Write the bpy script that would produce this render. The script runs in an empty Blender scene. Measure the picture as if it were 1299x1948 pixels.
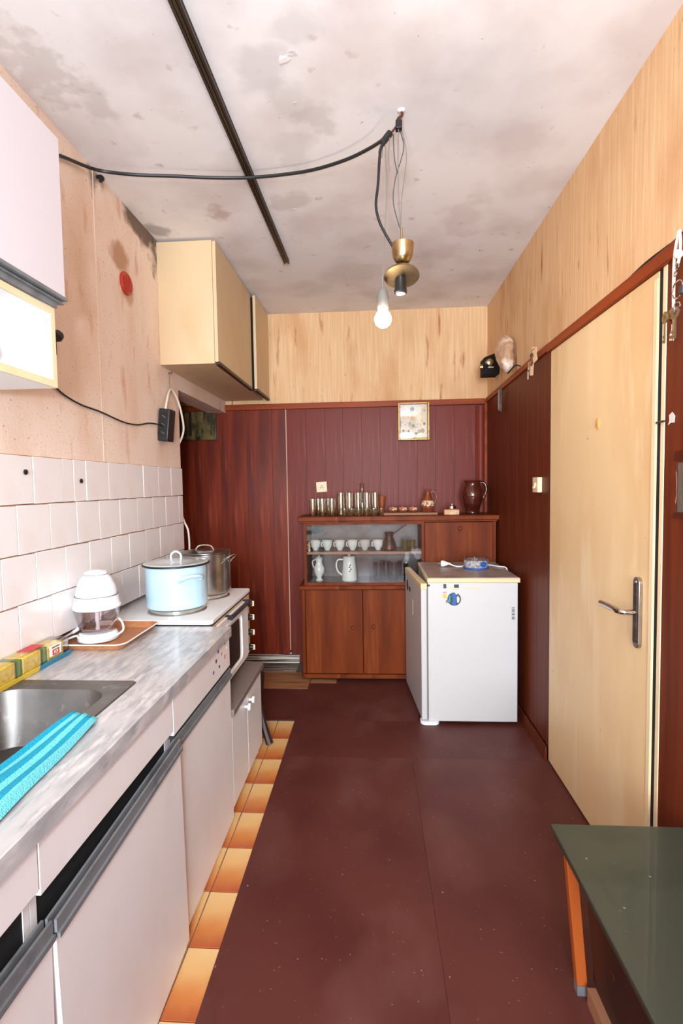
import bpy, bmesh, math, random
from mathutils import Vector, Matrix
random.seed(7)
sc = bpy.context.scene
COL = sc.collection
# ------------------------------------------------------------------ camera
F, YAW, PITCH, ROLL, CH = 957.26, .0622, .0541, -.0155, 1.35
def cam_axes():
    cy, sy = math.cos(YAW), math.sin(YAW)
    fw = Vector((-sy, cy, 0)); rt = Vector((cy, sy, 0)); up = Vector((0, 0, 1))
    cp, sp = math.cos(PITCH), math.sin(PITCH)
    f2 = fw*cp - up*sp; u2 = up*cp + fw*sp
    cr, sr = math.cos(ROLL), math.sin(ROLL)
    return rt*cr + u2*sr, u2*cr - rt*sr, f2
RT, UP, FW = cam_axes()
cd = bpy.data.cameras.new('camera'); cam = bpy.data.objects.new('camera', cd); COL.objects.link(cam)
cam.matrix_world = Matrix(((RT.x, UP.x, -FW.x, 0), (RT.y, UP.y, -FW.y, 0), (RT.z, UP.z, -FW.z, CH), (0, 0, 0, 1)))
cd.sensor_fit = 'HORIZONTAL'; cd.sensor_width = 36; cd.lens = 36*F/1299; cd.clip_start = .02
sc.camera = cam
def U(x, y, **k):
    """pixel of the photograph -> point on the plane X=, Y= or Z="""
    d = FW + RT*((x-649.5)/F) - UP*((y-974)/F); o = Vector((0, 0, CH))
    ax, v = list(k.items())[0]; i = 'XYZ'.index(ax)
    return o + d*((v-o[i])/d[i])
# ------------------------------------------------------------------ light
sc.view_settings.view_transform = 'Standard'; sc.view_settings.look = 'None'
sc.view_settings.gamma = 1; sc.view_settings.exposure = -.04
w = bpy.data.worlds.new('world'); sc.world = w; w.use_nodes = True
w.node_tree.nodes['Background'].inputs[0].default_value = (.75, .85, 1, 1)
w.node_tree.nodes['Background'].inputs[1].default_value = 1.0
def area(name, loc, tgt, sx, sy, e, col=(1, 1, 1)):
    l = bpy.data.lights.new(name, 'AREA'); l.shape = 'RECTANGLE'; l.size = sx; l.size_y = sy; l.energy = e; l.color = col
    o = bpy.data.objects.new(name, l); COL.objects.link(o); o.location = loc
    o.rotation_euler = (Vector(tgt)-Vector(loc)).to_track_quat('-Z', 'Y').to_euler(); return o
area('rear_fill', (.17, -2.28, 1.55), (.0, 3, 1.6), 1.2, 1.5, 250, (.76, .88, 1))  # fill light added behind the camera, set in a made-up window
fl = bpy.data.lights.new('camera_flash', 'SPOT'); fl.energy = 66; fl.spot_size = 2.5; fl.spot_blend = .8; fl.shadow_soft_size = .035; fl.color = (.78, .9, 1)
fo = bpy.data.objects.new('camera_flash', fl); COL.objects.link(fo); fo.location = (-.17, -.02, 1.44)
fo.rotation_euler = Vector((-.02, 1, .3)).to_track_quat('-Z', 'Y').to_euler()
# ------------------------------------------------------------------ materials
def lin(c):
    r = []
    for v in c[:3]:
        v /= 255
        r.append(v/12.92 if v <= .04045 else ((v+.055)/1.055)**2.4)
    return (*r, 1)
MATS = {}
def mat(name, base, layers=(), rough=.5, metal=0, spec=.5, bump=None, emit=None, coat=0, spots=()):
    """layers: (colour, scale, lo, hi, stretch xyz, detail) noise-masked colours over the base"""
    m = bpy.data.materials.new(name); m.use_nodes = True; nt = m.node_tree; N = nt.nodes; L = nt.links
    b = N['Principled BSDF']; MATS[name] = m
    b.inputs['Roughness'].default_value = rough; b.inputs['Metallic'].default_value = metal
    b.inputs['Specular IOR Level'].default_value = spec; b.inputs['Coat Weight'].default_value = coat
    tc = N.new('ShaderNodeTexCoord')
    def noise(scale, st, det, k=0):
        mp = N.new('ShaderNodeMapping'); mp.inputs['Scale'].default_value = st; mp.inputs['Location'].default_value = (k*3.1, k*1.7, k*2.3)
        n = N.new('ShaderNodeTexNoise'); n.inputs['Scale'].default_value = scale; n.inputs['Detail'].default_value = det
        L.new(tc.outputs['Object'], mp.inputs[0]); L.new(mp.outputs[0], n.inputs['Vector']); return n
    prev = None
    for k, ly in enumerate(layers):
        c, s, lo, hi = ly[:4]; st = ly[4] if len(ly) > 4 else (1, 1, 1); det = ly[5] if len(ly) > 5 else 4
        n = noise(s, st, det, k+1)
        mr = N.new('ShaderNodeMapRange'); mr.inputs[1].default_value = lo; mr.inputs[2].default_value = hi
        L.new(n.outputs[0], mr.inputs[0])
        mx = N.new('ShaderNodeMix'); mx.data_type = 'RGBA'
        mx.inputs[7].default_value = lin(c)
        if prev is None: mx.inputs[6].default_value = lin(base)
        else: L.new(prev, mx.inputs[6])
        L.new(mr.outputs[0], mx.inputs[0]); prev = mx.outputs[2]
    for k, (ctr, rad, c, amt, ns) in enumerate(spots):      # blotch: noise-eaten ellipsoid in object space
        mp = N.new('ShaderNodeMapping'); mp.vector_type = 'POINT'
        mp.inputs['Location'].default_value = [-q/r for q, r in zip(ctr, rad)]; mp.inputs['Scale'].default_value = [1/r for r in rad]
        L.new(tc.outputs['Object'], mp.inputs[0]); ln = N.new('ShaderNodeVectorMath'); ln.operation = 'LENGTH'; L.new(mp.outputs[0], ln.inputs[0])
        n = noise(ns, (1, 1, 1), 6, k+3); ad = N.new('ShaderNodeMath'); ad.operation = 'MULTIPLY_ADD'; ad.inputs[1].default_value = 1.9
        L.new(n.outputs[0], ad.inputs[0]); L.new(ln.outputs['Value'], ad.inputs[2])
        mr = N.new('ShaderNodeMapRange'); mr.interpolation_type = 'SMOOTHSTEP'; mr.inputs[1].default_value = 1.75; mr.inputs[2].default_value = 1.25; mr.inputs[3].default_value = 0; mr.inputs[4].default_value = amt
        L.new(ad.outputs[0], mr.inputs[0]); mx = N.new('ShaderNodeMix'); mx.data_type = 'RGBA'; mx.inputs[7].default_value = lin(c)
        if prev is None: mx.inputs[6].default_value = lin(base)
        else: L.new(prev, mx.inputs[6])
        L.new(mr.outputs[0], mx.inputs[0]); prev = mx.outputs[2]
    if prev is None: b.inputs['Base Color'].default_value = lin(base)
    else: L.new(prev, b.inputs['Base Color'])
    if bump:
        s, st_, dist = bump[:3]; st = bump[3] if len(bump) > 3 else (1, 1, 1)
        n = noise(s, st, 5, 9); bp = N.new('ShaderNodeBump'); bp.inputs['Strength'].default_value = st_; bp.inputs['Distance'].default_value = dist
        L.new(n.outputs[0], bp.inputs['Height']); L.new(bp.outputs[0], b.inputs['Normal'])
    if emit:
        b.inputs['Emission Color'].default_value = lin(emit[0]); b.inputs['Emission Strength'].default_value = emit[1]
    return m
def glass(name, tint, gloss=.12, rough=.02):
    m = bpy.data.materials.new(name); m.use_nodes = True; nt = m.node_tree; N = nt.nodes; L = nt.links
    N.remove(N['Principled BSDF']); out = N['Material Output']
    t = N.new('ShaderNodeBsdfTransparent'); t.inputs[0].default_value = lin(tint)
    g = N.new('ShaderNodeBsdfGlossy'); g.inputs['Roughness'].default_value = rough
    lw = N.new('ShaderNodeLayerWeight'); lw.inputs[0].default_value = .35
    mr = N.new('ShaderNodeMapRange'); mr.inputs[3].default_value = gloss*.4; mr.inputs[4].default_value = min(1, gloss*5)
    L.new(lw.outputs['Facing'], mr.inputs[0])
    x = N.new('ShaderNodeMixShader'); L.new(mr.outputs[0], x.inputs[0]); L.new(t.outputs[0], x.inputs[1]); L.new(g.outputs[0], x.inputs[2])
    L.new(x.outputs[0], out.inputs[0]); MATS[name] = m; return m
V = (1, 1, .06)          # stretched along z
mat('paper', (222, 178, 130), [((230, 193, 148), 70, .42, .66, (1, 1, .04), 2), ((206, 154, 106), 5, .52, .74, (1, 1, .35), 6), ((180, 116, 74), 22, .62, .72, (1, 1, .14), 6), ((150, 92, 56), 55, .70, .77, (1, 1, .25), 5)], .75, bump=(160, .25, .002, (1, 1, .1)))
mat('plaster', (240, 216, 198), [((230, 198, 174), 5, .45, .7, (1, 1, .5), 5), ((196, 140, 108), 110, .63, .72, (1, 1, 1), 3), ((206, 150, 118), 12, .6, .78, (1, 1, .35), 6)], .8, bump=(90, .3, .003), spots=[((.109, 1.70, 2.36), (.3, .13, .12), (176, 122, 80), .8, 7), ((.109, 1.75, 2.25), (.3, .1, .1), (176, 122, 80), .6, 9), ((.109, 1.98, 2.60), (.3, .34, .11), (92, 70, 54), .9, 9), ((.109, 2.06, 2.55), (.3, .10, .2), (80, 62, 48), .8, 12), ((.109, 1.5, 2.60), (.3, .10, .12), (120, 96, 80), .7, 12)])
cs = lambda x, y: (lambda p: (p.x+.53, p.y-.73, 0))(U(x, y, Z=2.616))
mat('ceiling', (238, 234, 233), [((222, 214, 212), 3, .45, .65, (1, 1, 1), 6), ((214, 200, 192), 16, .66, .74, (1, 1, 1), 8), ((120, 95, 80), 45, .73, .79, (1, 1, 1), 4)], .85, bump=(5, .35, .006),
    spots=[(cs(500, 130), (.13, .16, .3), (200, 196, 196), .54, 7), (cs(560, 60), (.14, .10, .3), (204, 200, 200), .48, 8), (cs(540, 190), (.12, .14, .3), (203, 198, 196), .54, 8), (cs(560, 290), (.1, .2, .3), (206, 200, 198), .48, 8), (cs(550, 385), (.13, .10, .3), (196, 186, 182), .54, 9), (cs(600, 230), (.10, .14, .3), (190, 182, 180), .42, 14), (cs(70, 130), (.16, .24, .3), (176, 166, 160), .36, 26), (cs(420, 405), (.1, .1, .3), (160, 120, 96), .48, 12), (cs(190, 200), (.1, .15, .3), (176, 164, 158), .36, 12), (cs(300, 440), (.12, .1, .3), (90, 74, 64), .48, 10), (cs(880, 420), (.16, .3, .3), (206, 192, 188), .36, 9)])
mat('red_floor', (92, 44, 37), [((82, 34, 30), 3, .42, .66, (1, 1, 1), 6), ((108, 66, 60), 4, .52, .82, (1, .6, 1), 9), ((176, 160, 150), 95, .71, .77, (1, 1, 1), 4)], .5, spec=.35, bump=(30, .12, .003))
mat('slab', (110, 96, 84))
mat('brown_lino', (170, 118, 76), [((126, 80, 48), 12, .45, .65, (.3, 4, 1), 6)], .6)
mat('zebra_lino', (212, 198, 178), [((46, 36, 30), 8, .47, .53, (.2, 17, 17), 4)], .55)
mat('grout', (158, 108, 74), rough=.9)
mat('white_tile', (240, 232, 228), [((236, 222, 214), 8, .5, .8)], .18, coat=.2)
mat('panel_red', (126, 46, 22), [((94, 30, 13), 16, .45, .64, (1, 1, .07), 6), ((146, 64, 34), 40, .58, .75, (1, 1, .05), 4)], .4, spec=.25, bump=(60, .06, .001, (1, 1, .05)))
mat('panel_plum', (120, 48, 35), [((104, 38, 27), 14, .42, .66, (1, 1, .06), 6), ((136, 64, 49), 60, .55, .75, (1, 1, .04), 4)], .42, spec=.18, bump=(20, .08, .003, (1, 1, .3)))
mat('panel_dark', (108, 46, 22), [((90, 36, 16), 30, .42, .66, (1, 1, .04), 5)], .48, spec=.2)
mat('trim_wood', (150, 64, 24), [((120, 48, 16), 12, .45, .65, (.1, .1, 1), 5)], .45, spec=.2)
mat('seam', (206, 160, 130), rough=.6)
mat('door_cream', (240, 208, 158), [((226, 186, 134), 3, .45, .7, (1, 1, .35), 6), ((246, 222, 180), 9, .55, .75, (1, 1, .2), 4), ((130, 96, 66), 50, .74, .8, (1, 1, 1), 3)], .45)
mat('cream', (240, 214, 172), [((228, 192, 144), 5, .5, .75, (1, 1, .4), 5)], .45)
mat('cream_cab', (214, 186, 146), [((208, 172, 126), 4, .5, .75, (1, 1, .5), 5), ((120, 90, 66), 60, .76, .82)], .5)
mat('white_cab', (246, 240, 238), [((240, 226, 218), 4, .52, .8, (1, 1, .5), 5)], .4)
mat('lilac_cab', (214, 206, 210), rough=.4)
mat('white', (244, 242, 240), rough=.35)
mat('white_plastic', (246, 246, 248), rough=.3)
mat('fridge_white', (206, 203, 200), [((206, 196, 184), 70, .72, .8, (1, 1, 1), 2)], .35)
mat('fridge_top', (168, 150, 140), [((140, 118, 106), 9, .45, .7)], .4)
mat('yellowed', (228, 204, 158), rough=.45)
mat('grey_metal', (118, 120, 122), [((96, 97, 99), 14, .5, .7)], .5)
mat('dark_metal', (60, 48, 38), [((92, 74, 56), 40, .5, .7, (1, .05, 1))], .45, .4)
mat('black', (24, 22, 22), rough=.45)
mat('dark_gap', (14, 11, 10), rough=.9)
mat('black_plastic', (30, 30, 32), rough=.4)
mat('grey_plastic', (120, 116, 108), rough=.5)
mat('marble', (192, 189, 188), [((166, 164, 166), 22, .44, .66, (1.9, .45, 1), 9), ((214, 208, 205), 34, .5, .68, (1.6, .4, 1), 8), ((146, 146, 150), 48, .62, .76, (2, .45, 1), 8)], .24, coat=.12)
mat('steel', (176, 170, 164), [((148, 142, 136), 20, .4, .7)], .28, 1)
mat('sink_steel', (128, 124, 120), [((100, 97, 95), 6, .45, .7), ((156, 150, 144), 30, .6, .75)], .46, .9)
mat('chrome', (210, 204, 196), rough=.12, metal=1)
mat('brass', (184, 164, 128), [((150, 128, 92), 14, .45, .7)], .3, 1)
mat('enamel_blue', (186, 216, 228), rough=.12, coat=.4)
mat('enamel_lid', (206, 214, 214), rough=.15, coat=.3)
mat('tray_brown', (186, 124, 80), [((170, 108, 66), 60, .4, .7)], .5)
mat('sponge_yellow', (246, 218, 96), [((226, 186, 56), 90, .5, .7)], .9, bump=(220, .6, .004))
mat('sponge_green', (82, 120, 50), rough=.95)
mat('label_blue', (30, 130, 170), rough=.4)
mat('print_red', (206, 60, 60), rough=.5)
mat('print_white', (246, 242, 236), rough=.5)
mat('print_blue', (44, 92, 170), rough=.5)
mat('print_teal', (46, 150, 170), rough=.4)
mat('print_dark', (50, 62, 66), rough=.5)
mat('print_purple', (104, 84, 160), rough=.5)
mat('print_pink', (226, 120, 150), rough=.5)
mat('print_orange', (228, 150, 80), rough=.5)
mat('print_yellow', (226, 190, 60), rough=.5)
mat('towel_blue', (10, 158, 190), bump=(300, .9, .004), rough=.95)
mat('towel_light', (112, 214, 224), bump=(300, .9, .004), rough=.95)
mat('side_wood', (124, 56, 22), [((100, 42, 16), 9, .42, .66, (1, 1, .12), 7), ((146, 74, 34), 22, .56, .75, (1, 1, .06), 5)], .45, spec=.12)
mat('side_inner', (104, 84, 76), [((70, 52, 46), 10, .45, .65)], .35)
mat('shelf_edge', (166, 112, 84), rough=.5)
mat('porcelain', (240, 234, 222), rough=.2, coat=.3)
mat('clay', (150, 74, 40), [((120, 52, 26), 16, .45, .65)], .35, coat=.2)
mat('clay_dark', (84, 34, 20), [((60, 22, 14), 10, .4, .65)], .12, coat=.7)
mat('clay_band', (222, 198, 160), [((150, 80, 44), 60, .5, .56)], .5)
mat('copper_dark', (74, 56, 48), [((120, 70, 44), 14, .55, .7)], .4, .7)
mat('green_glass_solid', (92, 84, 40), rough=.15)
mat('board_wood', (150, 104, 76), rough=.6)
mat('soap', (214, 158, 110), [((244, 220, 190), 8, .5, .7)], .5)
mat('gold_frame', (160, 118, 56), [((120, 84, 40), 30, .5, .7)], .35, .5)
mat('print_art', (196, 178, 152), [((110, 118, 132), 22, .54, .64, (1, 1, 1), 3), ((206, 150, 140), 14, .62, .72), ((120, 120, 116), 60, .62, .7)], .25, coat=.6)
mat('forest_art', (60, 58, 36), [((150, 126, 72), 6, .46, .66, (1, 1, .8), 7), ((30, 30, 22), 13, .5, .64, (1.6, 1, .35), 5), ((116, 112, 52), 20, .6, .74)], .3, coat=.5)
mat('vent_red', (178, 52, 36), rough=.4)
mat('cable_white', (232, 222, 204), rough=.5)
mat('wire_grey', (120, 112, 104), rough=.5)
mat('paper_tag', (226, 186, 140), rough=.7)
mat('torn_paper', (214, 206, 200), rough=.8)
mat('bag_film', (188, 148, 116), [((238, 222, 206), 10, .5, .66), ((150, 112, 84), 7, .56, .7)], .18, coat=.6, bump=(26, .9, .02))
mat('table_green', (62, 68, 57), [((62, 66, 55), 4, .45, .68), ((50, 60, 48), 3, .62, .74, (1, 2.2, 1), 5), ((110, 112, 100), 60, .74, .8)], .3, coat=.2)
mat('table_edge', (44, 54, 44), rough=.35)
mat('orange_wood', (186, 92, 34), [((160, 72, 24), 10, .45, .65, (1, 1, .1), 4)], .45)
mat('dark_brown', (52, 24, 14), [((38, 16, 10), 8, .45, .65)], .5)
mat('rail_tan', (160, 112, 82), rough=.6)
mat('grey_top', (128, 114, 106), rough=.5)
mat('stain', (170, 110, 60), rough=.8)
mat('bulb_lit', (255, 236, 200), emit=((255, 232, 206), 170))
glass('clear_glass', (251, 251, 250), .14); glass('smoke_glass', (252, 248, 236), .22); glass('pane', (250, 252, 252), .13, .04)
glass('bowl_plastic', (244, 238, 238), .14, .1); glass('film', (250, 248, 244), .12, .12)
def cut_glass():
    m = mat('cut_glass', (226, 222, 220), [((150, 146, 146), 70, .45, .6)], .12, coat=.5); nt = m.node_tree; N = nt.nodes; L = nt.links
    t = N.new('ShaderNodeBsdfTransparent'); x = N.new('ShaderNodeMixShader'); x.inputs[0].default_value = .5
    L.new(t.outputs[0], x.inputs[1]); L.new(N['Principled BSDF'].outputs[0], x.inputs[2]); L.new(x.outputs[0], N['Material Output'].inputs[0])
cut_glass()
def tile_mat():
    m = mat('orange_tile', (200, 110, 52)); nt = m.node_tree; N = nt.nodes; L = nt.links; b = N['Principled BSDF']
    tc = N.new('ShaderNodeTexCoord'); sp = N.new('ShaderNodeSeparateXYZ'); L.new(tc.outputs['Object'], sp.inputs[0])
    n = N.new('ShaderNodeTexNoise'); n.inputs['Scale'].default_value = 14; L.new(tc.outputs['Object'], n.inputs['Vector'])
    ad = N.new('ShaderNodeMath'); ad.operation = 'MULTIPLY_ADD'; ad.inputs[1].default_value = .05; L.new(n.outputs[0], ad.inputs[0]); L.new(sp.outputs['Y'], ad.inputs[2])
    mr = N.new('ShaderNodeMapRange'); mr.inputs[1].default_value = -.085; mr.inputs[2].default_value = .12; L.new(ad.outputs[0], mr.inputs[0])
    cr = N.new('ShaderNodeValToRGB'); L.new(mr.outputs[0], cr.inputs[0]); e = cr.color_ramp.elements
    e[0].color = lin((176, 84, 48)); e[1].color = lin((232, 192, 132)); e2 = e.new(.35); e2.color = lin((208, 130, 66)); e3 = e.new(.7); e3.color = lin((226, 176, 112))
    L.new(cr.outputs[0], b.inputs['Base Color']); b.inputs['Roughness'].default_value = .25
tile_mat()
# ------------------------------------------------------------------ geometry helpers
class G:
    def __init__(s): s.v = []; s.f = []; s.m = []; s.cur = 0
    def add(s, vs, fs):
        o = len(s.v); s.v += [Vector(p) for p in vs]; s.f += [[i+o for i in q] for q in fs]; s.m += [s.cur]*len(fs); return s
    def box(s, x0, x1, y0, y1, z0, z1):
        vs = [(x, y, z) for x in (x0, x1) for y in (y0, y1) for z in (z0, z1)]
        return s.add(vs, [(0, 1, 3, 2), (4, 6, 7, 5), (0, 4, 5, 1), (2, 3, 7, 6), (0, 2, 6, 4), (1, 5, 7, 3)])
    def hexa(s, b, t):          # bottom quad, top quad (same order)
        return s.add(list(b)+list(t), [(3, 2, 1, 0), (4, 5, 6, 7)]+[(i, (i+1) % 4, (i+1) % 4+4, i+4) for i in range(4)])
    def lathe(s, c, prof, seg=24, sx=1, sy=1):
        vs = []; fs = []; n = len(prof)
        for r, z in prof:
            for k in range(seg):
                a = 2*math.pi*k/seg; vs.append((c[0]+r*sx*math.cos(a), c[1]+r*sy*math.sin(a), c[2]+z))
        for i in range(n-1):
            for k in range(seg): fs.append((i*seg+k, i*seg+(k+1) % seg, (i+1)*seg+(k+1) % seg, (i+1)*seg+k))
        if prof[0][0] > 1e-5: fs.append(tuple(range(seg))[::-1])
        if prof[-1][0] > 1e-5 : fs.append(tuple((n-1)*seg+k for k in range(seg)))
        return s.add(vs, fs)
    def cup(s, c, prof, t=.002, seg=24):   # open vessel: outer profile bottom->top, then inner
        inner = [(max(r-t, .0004), max(z, prof[0][1]+t)) for r, z in reversed(prof)]
        return s.lathe(c, [(.0003, prof[0][1])]+list(prof)+inner+[(.0003, prof[0][1]+t)], seg)
    def tube(s, pts, r, seg=8, smooth=True, closed=False):
        P = [Vector(p) for p in pts]
        if smooth and len(P) > 2:
            Q = []; n = len(P)
            for i in range(n if closed else n-1):
                a, b, c, d = (P[(i+k) % n] if closed else P[min(max(i+k, 0), n-1)] for k in (-1, 0, 1, 2))
                for j in range(6):
                    t = j/6; Q.append(.5*((2*b)+(c-a)*t+(2*a-5*b+4*c-d)*t*t+(3*b-a-3*c+d)*t**3))
            if not closed: Q.append(P[-1])
            P = Q
        rr = r if callable(r) else (lambda t: r)
        vs = []; fs = []; n = len(P); ref = Vector((.31, .17, .93))
        for i, p in enumerate(P):
            t = (P[(i+1) % n]-P[i-1]) if closed else (P[min(i+1, n-1)]-P[max(i-1, 0)])
            t.normalize(); u = t.cross(ref)
            if u.length < .05: u = t.cross(Vector((1, 0, 0)))
            u.normalize(); w_ = t.cross(u)
            for k in range(seg):
                a = 2*math.pi*k/seg; vs.append(p+(u*math.cos(a)+w_*math.sin(a))*rr(i/max(1, n-1)))
        for i in range(n if closed else n-1):
            for k in range(seg):
                j = (i+1) % n; fs.append((i*seg+k, i*seg+(k+1) % seg, j*seg+(k+1) % seg, j*seg+k))
        if not closed: fs += [tuple(range(seg))[::-1], tuple((n-1)*seg+k for k in range(seg))]
        return s.add(vs, fs)
    def prism(s, poly, axis, a, b):    # 2D outline extruded along an axis
        n = len(poly); i = 'xyz'.index(axis); vs = []
        for d in (a, b):
            for p in poly:
                q = [p[0], p[1]]; q.insert(i, d); vs.append(q)
        return s.add(vs, [tuple(range(n)), tuple(range(2*n-1, n-1, -1))]+[(k, (k+1) % n, (k+1) % n+n, k+n) for k in range(n)])
    def xf(s, mtx, start=0):
        for i in range(start, len(s.v)): s.v[i] = mtx @ s.v[i]
        return s
    def build(s, name, mats, parent=None, smooth=True, bevel=0, seg=2, origin=None):
        me = bpy.data.meshes.new(name); o = bpy.data.objects.new(name, me); COL.objects.link(o)
        if parent is not None:
            org = parent.get('_org', (0, 0, 0)); o.parent = parent
        elif origin is not None:
            org = origin
        else:
            xs = [p.x for p in s.v]; ys = [p.y for p in s.v]; zs = [p.z for p in s.v]
            org = ((min(xs)+max(xs))/2, (min(ys)+max(ys))/2, min(zs))
        org = Vector(org)
        if parent is None: o.location = org; o['_org'] = tuple(org)
        if parent is not None:   # own origin at the piece's middle
            xs = [p.x for p in s.v]; ys = [p.y for p in s.v]; zs = [p.z for p in s.v]
            mid = Vector(((min(xs)+max(xs))/2, (min(ys)+max(ys))/2, (min(zs)+max(zs))/2))
            o.location = mid-org; o['_org'] = tuple(mid); org = mid
        bm = bmesh.new(); vs = [bm.verts.new(p-org) for p in s.v]
        for q, mi in zip(s.f, s.m):
            try:
                fc = bm.faces.new([vs[i] for i in q]); fc.material_index = mi
            except ValueError: pass
        bmesh.ops.recalc_face_normals(bm, faces=bm.faces)
        if bevel:
            big = len(bm.faces) <= 80
            r_ = bmesh.ops.bevel(bm, geom=[e for e in bm.edges if e.calc_face_angle(0) > .5], offset=bevel, segments=seg, affect='EDGES', profile=.6, clamp_overlap=True)
            for fc in r_['faces']: fc.smooth = True
        elif smooth:
            for fc in bm.faces: fc.smooth = True
            for e in bm.edges:
                if len(e.link_faces) == 2 and e.calc_face_angle(0) > .7: e.smooth = False
        bm.to_mesh(me); bm.free()
        for m in (mats if isinstance(mats, (list, tuple)) else [mats]): me.materials.append(MATS[m])
        return o
def tag(o, label, cat, group=None, kind=None):
    o['label'] = label; o['category'] = cat
    if group: o['group'] = group
    if kind: o['kind'] = kind
    return o
def struct(o): o['kind'] = 'structure'; return o
def thing(name, loc, label, cat, group=None):
    o = bpy.data.objects.new(name, None); COL.objects.link(o); o.location = loc; o['_org'] = tuple(loc); o.empty_display_size = .05
    return tag(o, label, cat, group)
def bx(name, x0, x1, y0, y1, z0, z1, m, parent=None, bevel=0): return G().box(x0, x1, y0, y1, z0, z1).build(name, m, parent, bevel > 0, bevel)
def copy_tree(o, parent=None):
    c = o.copy(); COL.objects.link(c)
    if parent is not None: c.parent = parent
    for ch in list(o.children): copy_tree(ch, c)
    return c
def R(ax, a): return Matrix.Rotation(a, 4, ax)
def about(p, m): return Matrix.Translation(p) @ m @ Matrix.Translation(-Vector(p))
def rrect(x0, x1, y0, y1, r, n=5):
    pts = []
    for cx, cy, a0 in ((x1-r, y1-r, 0), (x0+r, y1-r, 90), (x0+r, y0+r, 180), (x1-r, y0+r, 270)):
        for k in range(n+1):
            a = math.radians(a0+90*k/n); pts.append((cx+r*math.cos(a), cy+r*math.sin(a)))
    return pts
def text_on(s, size, m, parent, mtx, name='lettering'):
    cu = bpy.data.curves.new(name, 'FONT'); cu.body = s; cu.size = size; cu.align_x = 'CENTER'; cu.align_y = 'CENTER'; cu.extrude = .0002
    to = bpy.data.objects.new(name, cu); COL.objects.link(to); dg = bpy.context.evaluated_depsgraph_get(); dg.update()
    me = bpy.data.meshes.new_from_object(to.evaluated_get(dg)); bpy.data.objects.remove(to)
    o = bpy.data.objects.new(name, me); COL.objects.link(o); me.materials.clear(); me.materials.append(MATS[m])
    org = Vector(parent.get('_org', (0, 0, 0))); me.transform(mtx); o.parent = parent; o.location = -org
    return o
XL, XR, D, H = -1.091, .841, 3.755, 2.616
XT = -1.084
YF = -2.3       # wall behind the camera
# ------------------------------------------------------------------ the room
floor = struct(bx('floor', -2.0, XR+.1, YF-.1, D+.1, -.06, -.004, 'slab'))
for n, a in (('sheet', (-.462, .178, YF, 2.418)), ('sheet', (.179, XR, YF, 2.418)), ('sheet', (-1.97, XR, 2.805, 3.42)), ('sheet', (-.462, XR, 2.4185, 2.8049))):
    bx('red_floor_sheet', a[0], a[1], a[2], a[3], 0, .003, 'red_floor', floor)
bx('wood_look_lino', -1.9, -.445, 3.245, 3.535, .003, .005, 'brown_lino', floor)
bx('wood_look_lino', -.44, -.262, 3.345, 3.41, .003, .005, 'brown_lino', floor)
g = G(); g.prism([(3.535, .003), (D-.03, .004), (D-.003, .08), (D-.001, .08), (D-.001, -.003), (3.535, -.003)], 'x', -1.9, -.57); g.build('striped_lino', 'zebra_lino', floor, False)
zr = random.Random(2)
for k in range(11):
    ya = 3.545+k*.0165+zr.uniform(-.003, .003); xa = zr.uniform(-1.9, -1.0) if k % 3 else -1.9
    bx('dark_stripe', xa, -.572-zr.uniform(0, .12)*(k % 2), ya, ya+zr.uniform(.003, .007), .0038, .0046, 'dark_brown', floor)
tm = None
for col, (xa, xb) in enumerate(((-.5555, -.3545), (-.7595, -.5585))):
    for i in range(-1, 12):
        y1 = 2.5934-i*.2031+0.0; y0 = y1-.2006
        if tm is None:
            t0 = G().box(xa, xb, y0, y1, -.006, 0).build('floor_tile', 'orange_tile', floor, True, .0012, 1); tm = t0.data
        else:
            t0 = bpy.data.objects.new('floor_tile', tm); COL.objects.link(t0); t0.parent = floor
            t0.location = Vector(((xa+xb)/2, (y0+y1)/2, -.003))-Vector(floor['_org'])
ceiling = struct(bx('ceiling', -2.0, XR+.1, YF-.1, D+.1, H, H+.1, 'ceiling'))
rf = random.Random(11)
for (x, y, s_) in ((540, 112, .018), (556, 100, .012), (562, 196, .009), (560, 398, .012)):
    c_ = U(x, y, Z=H); n_ = 14; a0 = rf.uniform(0, 6)
    rim_ = [(c_.x+s_*rf.uniform(.55, 1.25)*math.cos(a0+t*2*math.pi/n_), c_.y+s_*rf.uniform(.55, 1.25)*math.sin(a0+t*2*math.pi/n_)) for t in range(n_)]
    dz = [max(0., math.cos(2*math.pi*t/n_))*s_*.16+.0008 for t in range(n_)]
    G().add([(px, py, H-z_) for (px, py), z_ in zip(rim_, dz)]+[(px, py, H-z_-.0008) for (px, py), z_ in zip(rim_, dz)], [tuple(range(n_)), tuple(range(2*n_-1, n_-1, -1))]+[(k, (k+1) % n_, (k+1) % n_+n_, k+n_) for k in range(n_)]).build('paint_flake', 'ceiling', ceiling, False)
g = G().box(-1.33, XL, YF, 2.82, .845, H); g.box(-1.33, -1.2, YF, 2.82, 0, .845); g.box(-1.22, XL, 2.82, D, 1.90, H)
wl = struct(g.build('wall_left', 'plaster', None, False, origin=(-1.2, .5, 0)))
wa = struct(bx('wall_alcove', -2.0, -1.9, 2.0, D, 0, H, 'plaster'))
wa2 = struct(bx('wall_alcove_side', -1.9, -1.33, 2.3, 2.4, 0, H, 'plaster'))
wb = struct(G().box(-2.0, XR+.1, D, D+.1, 0, H).build('wall_back', 'paper', None, False, origin=(0, D, 0)))
wr = struct(G().box(XR, XR+.1, YF, D, 0, H).build('wall_right', 'paper', None, False, origin=(XR, 0, 0)))
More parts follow.
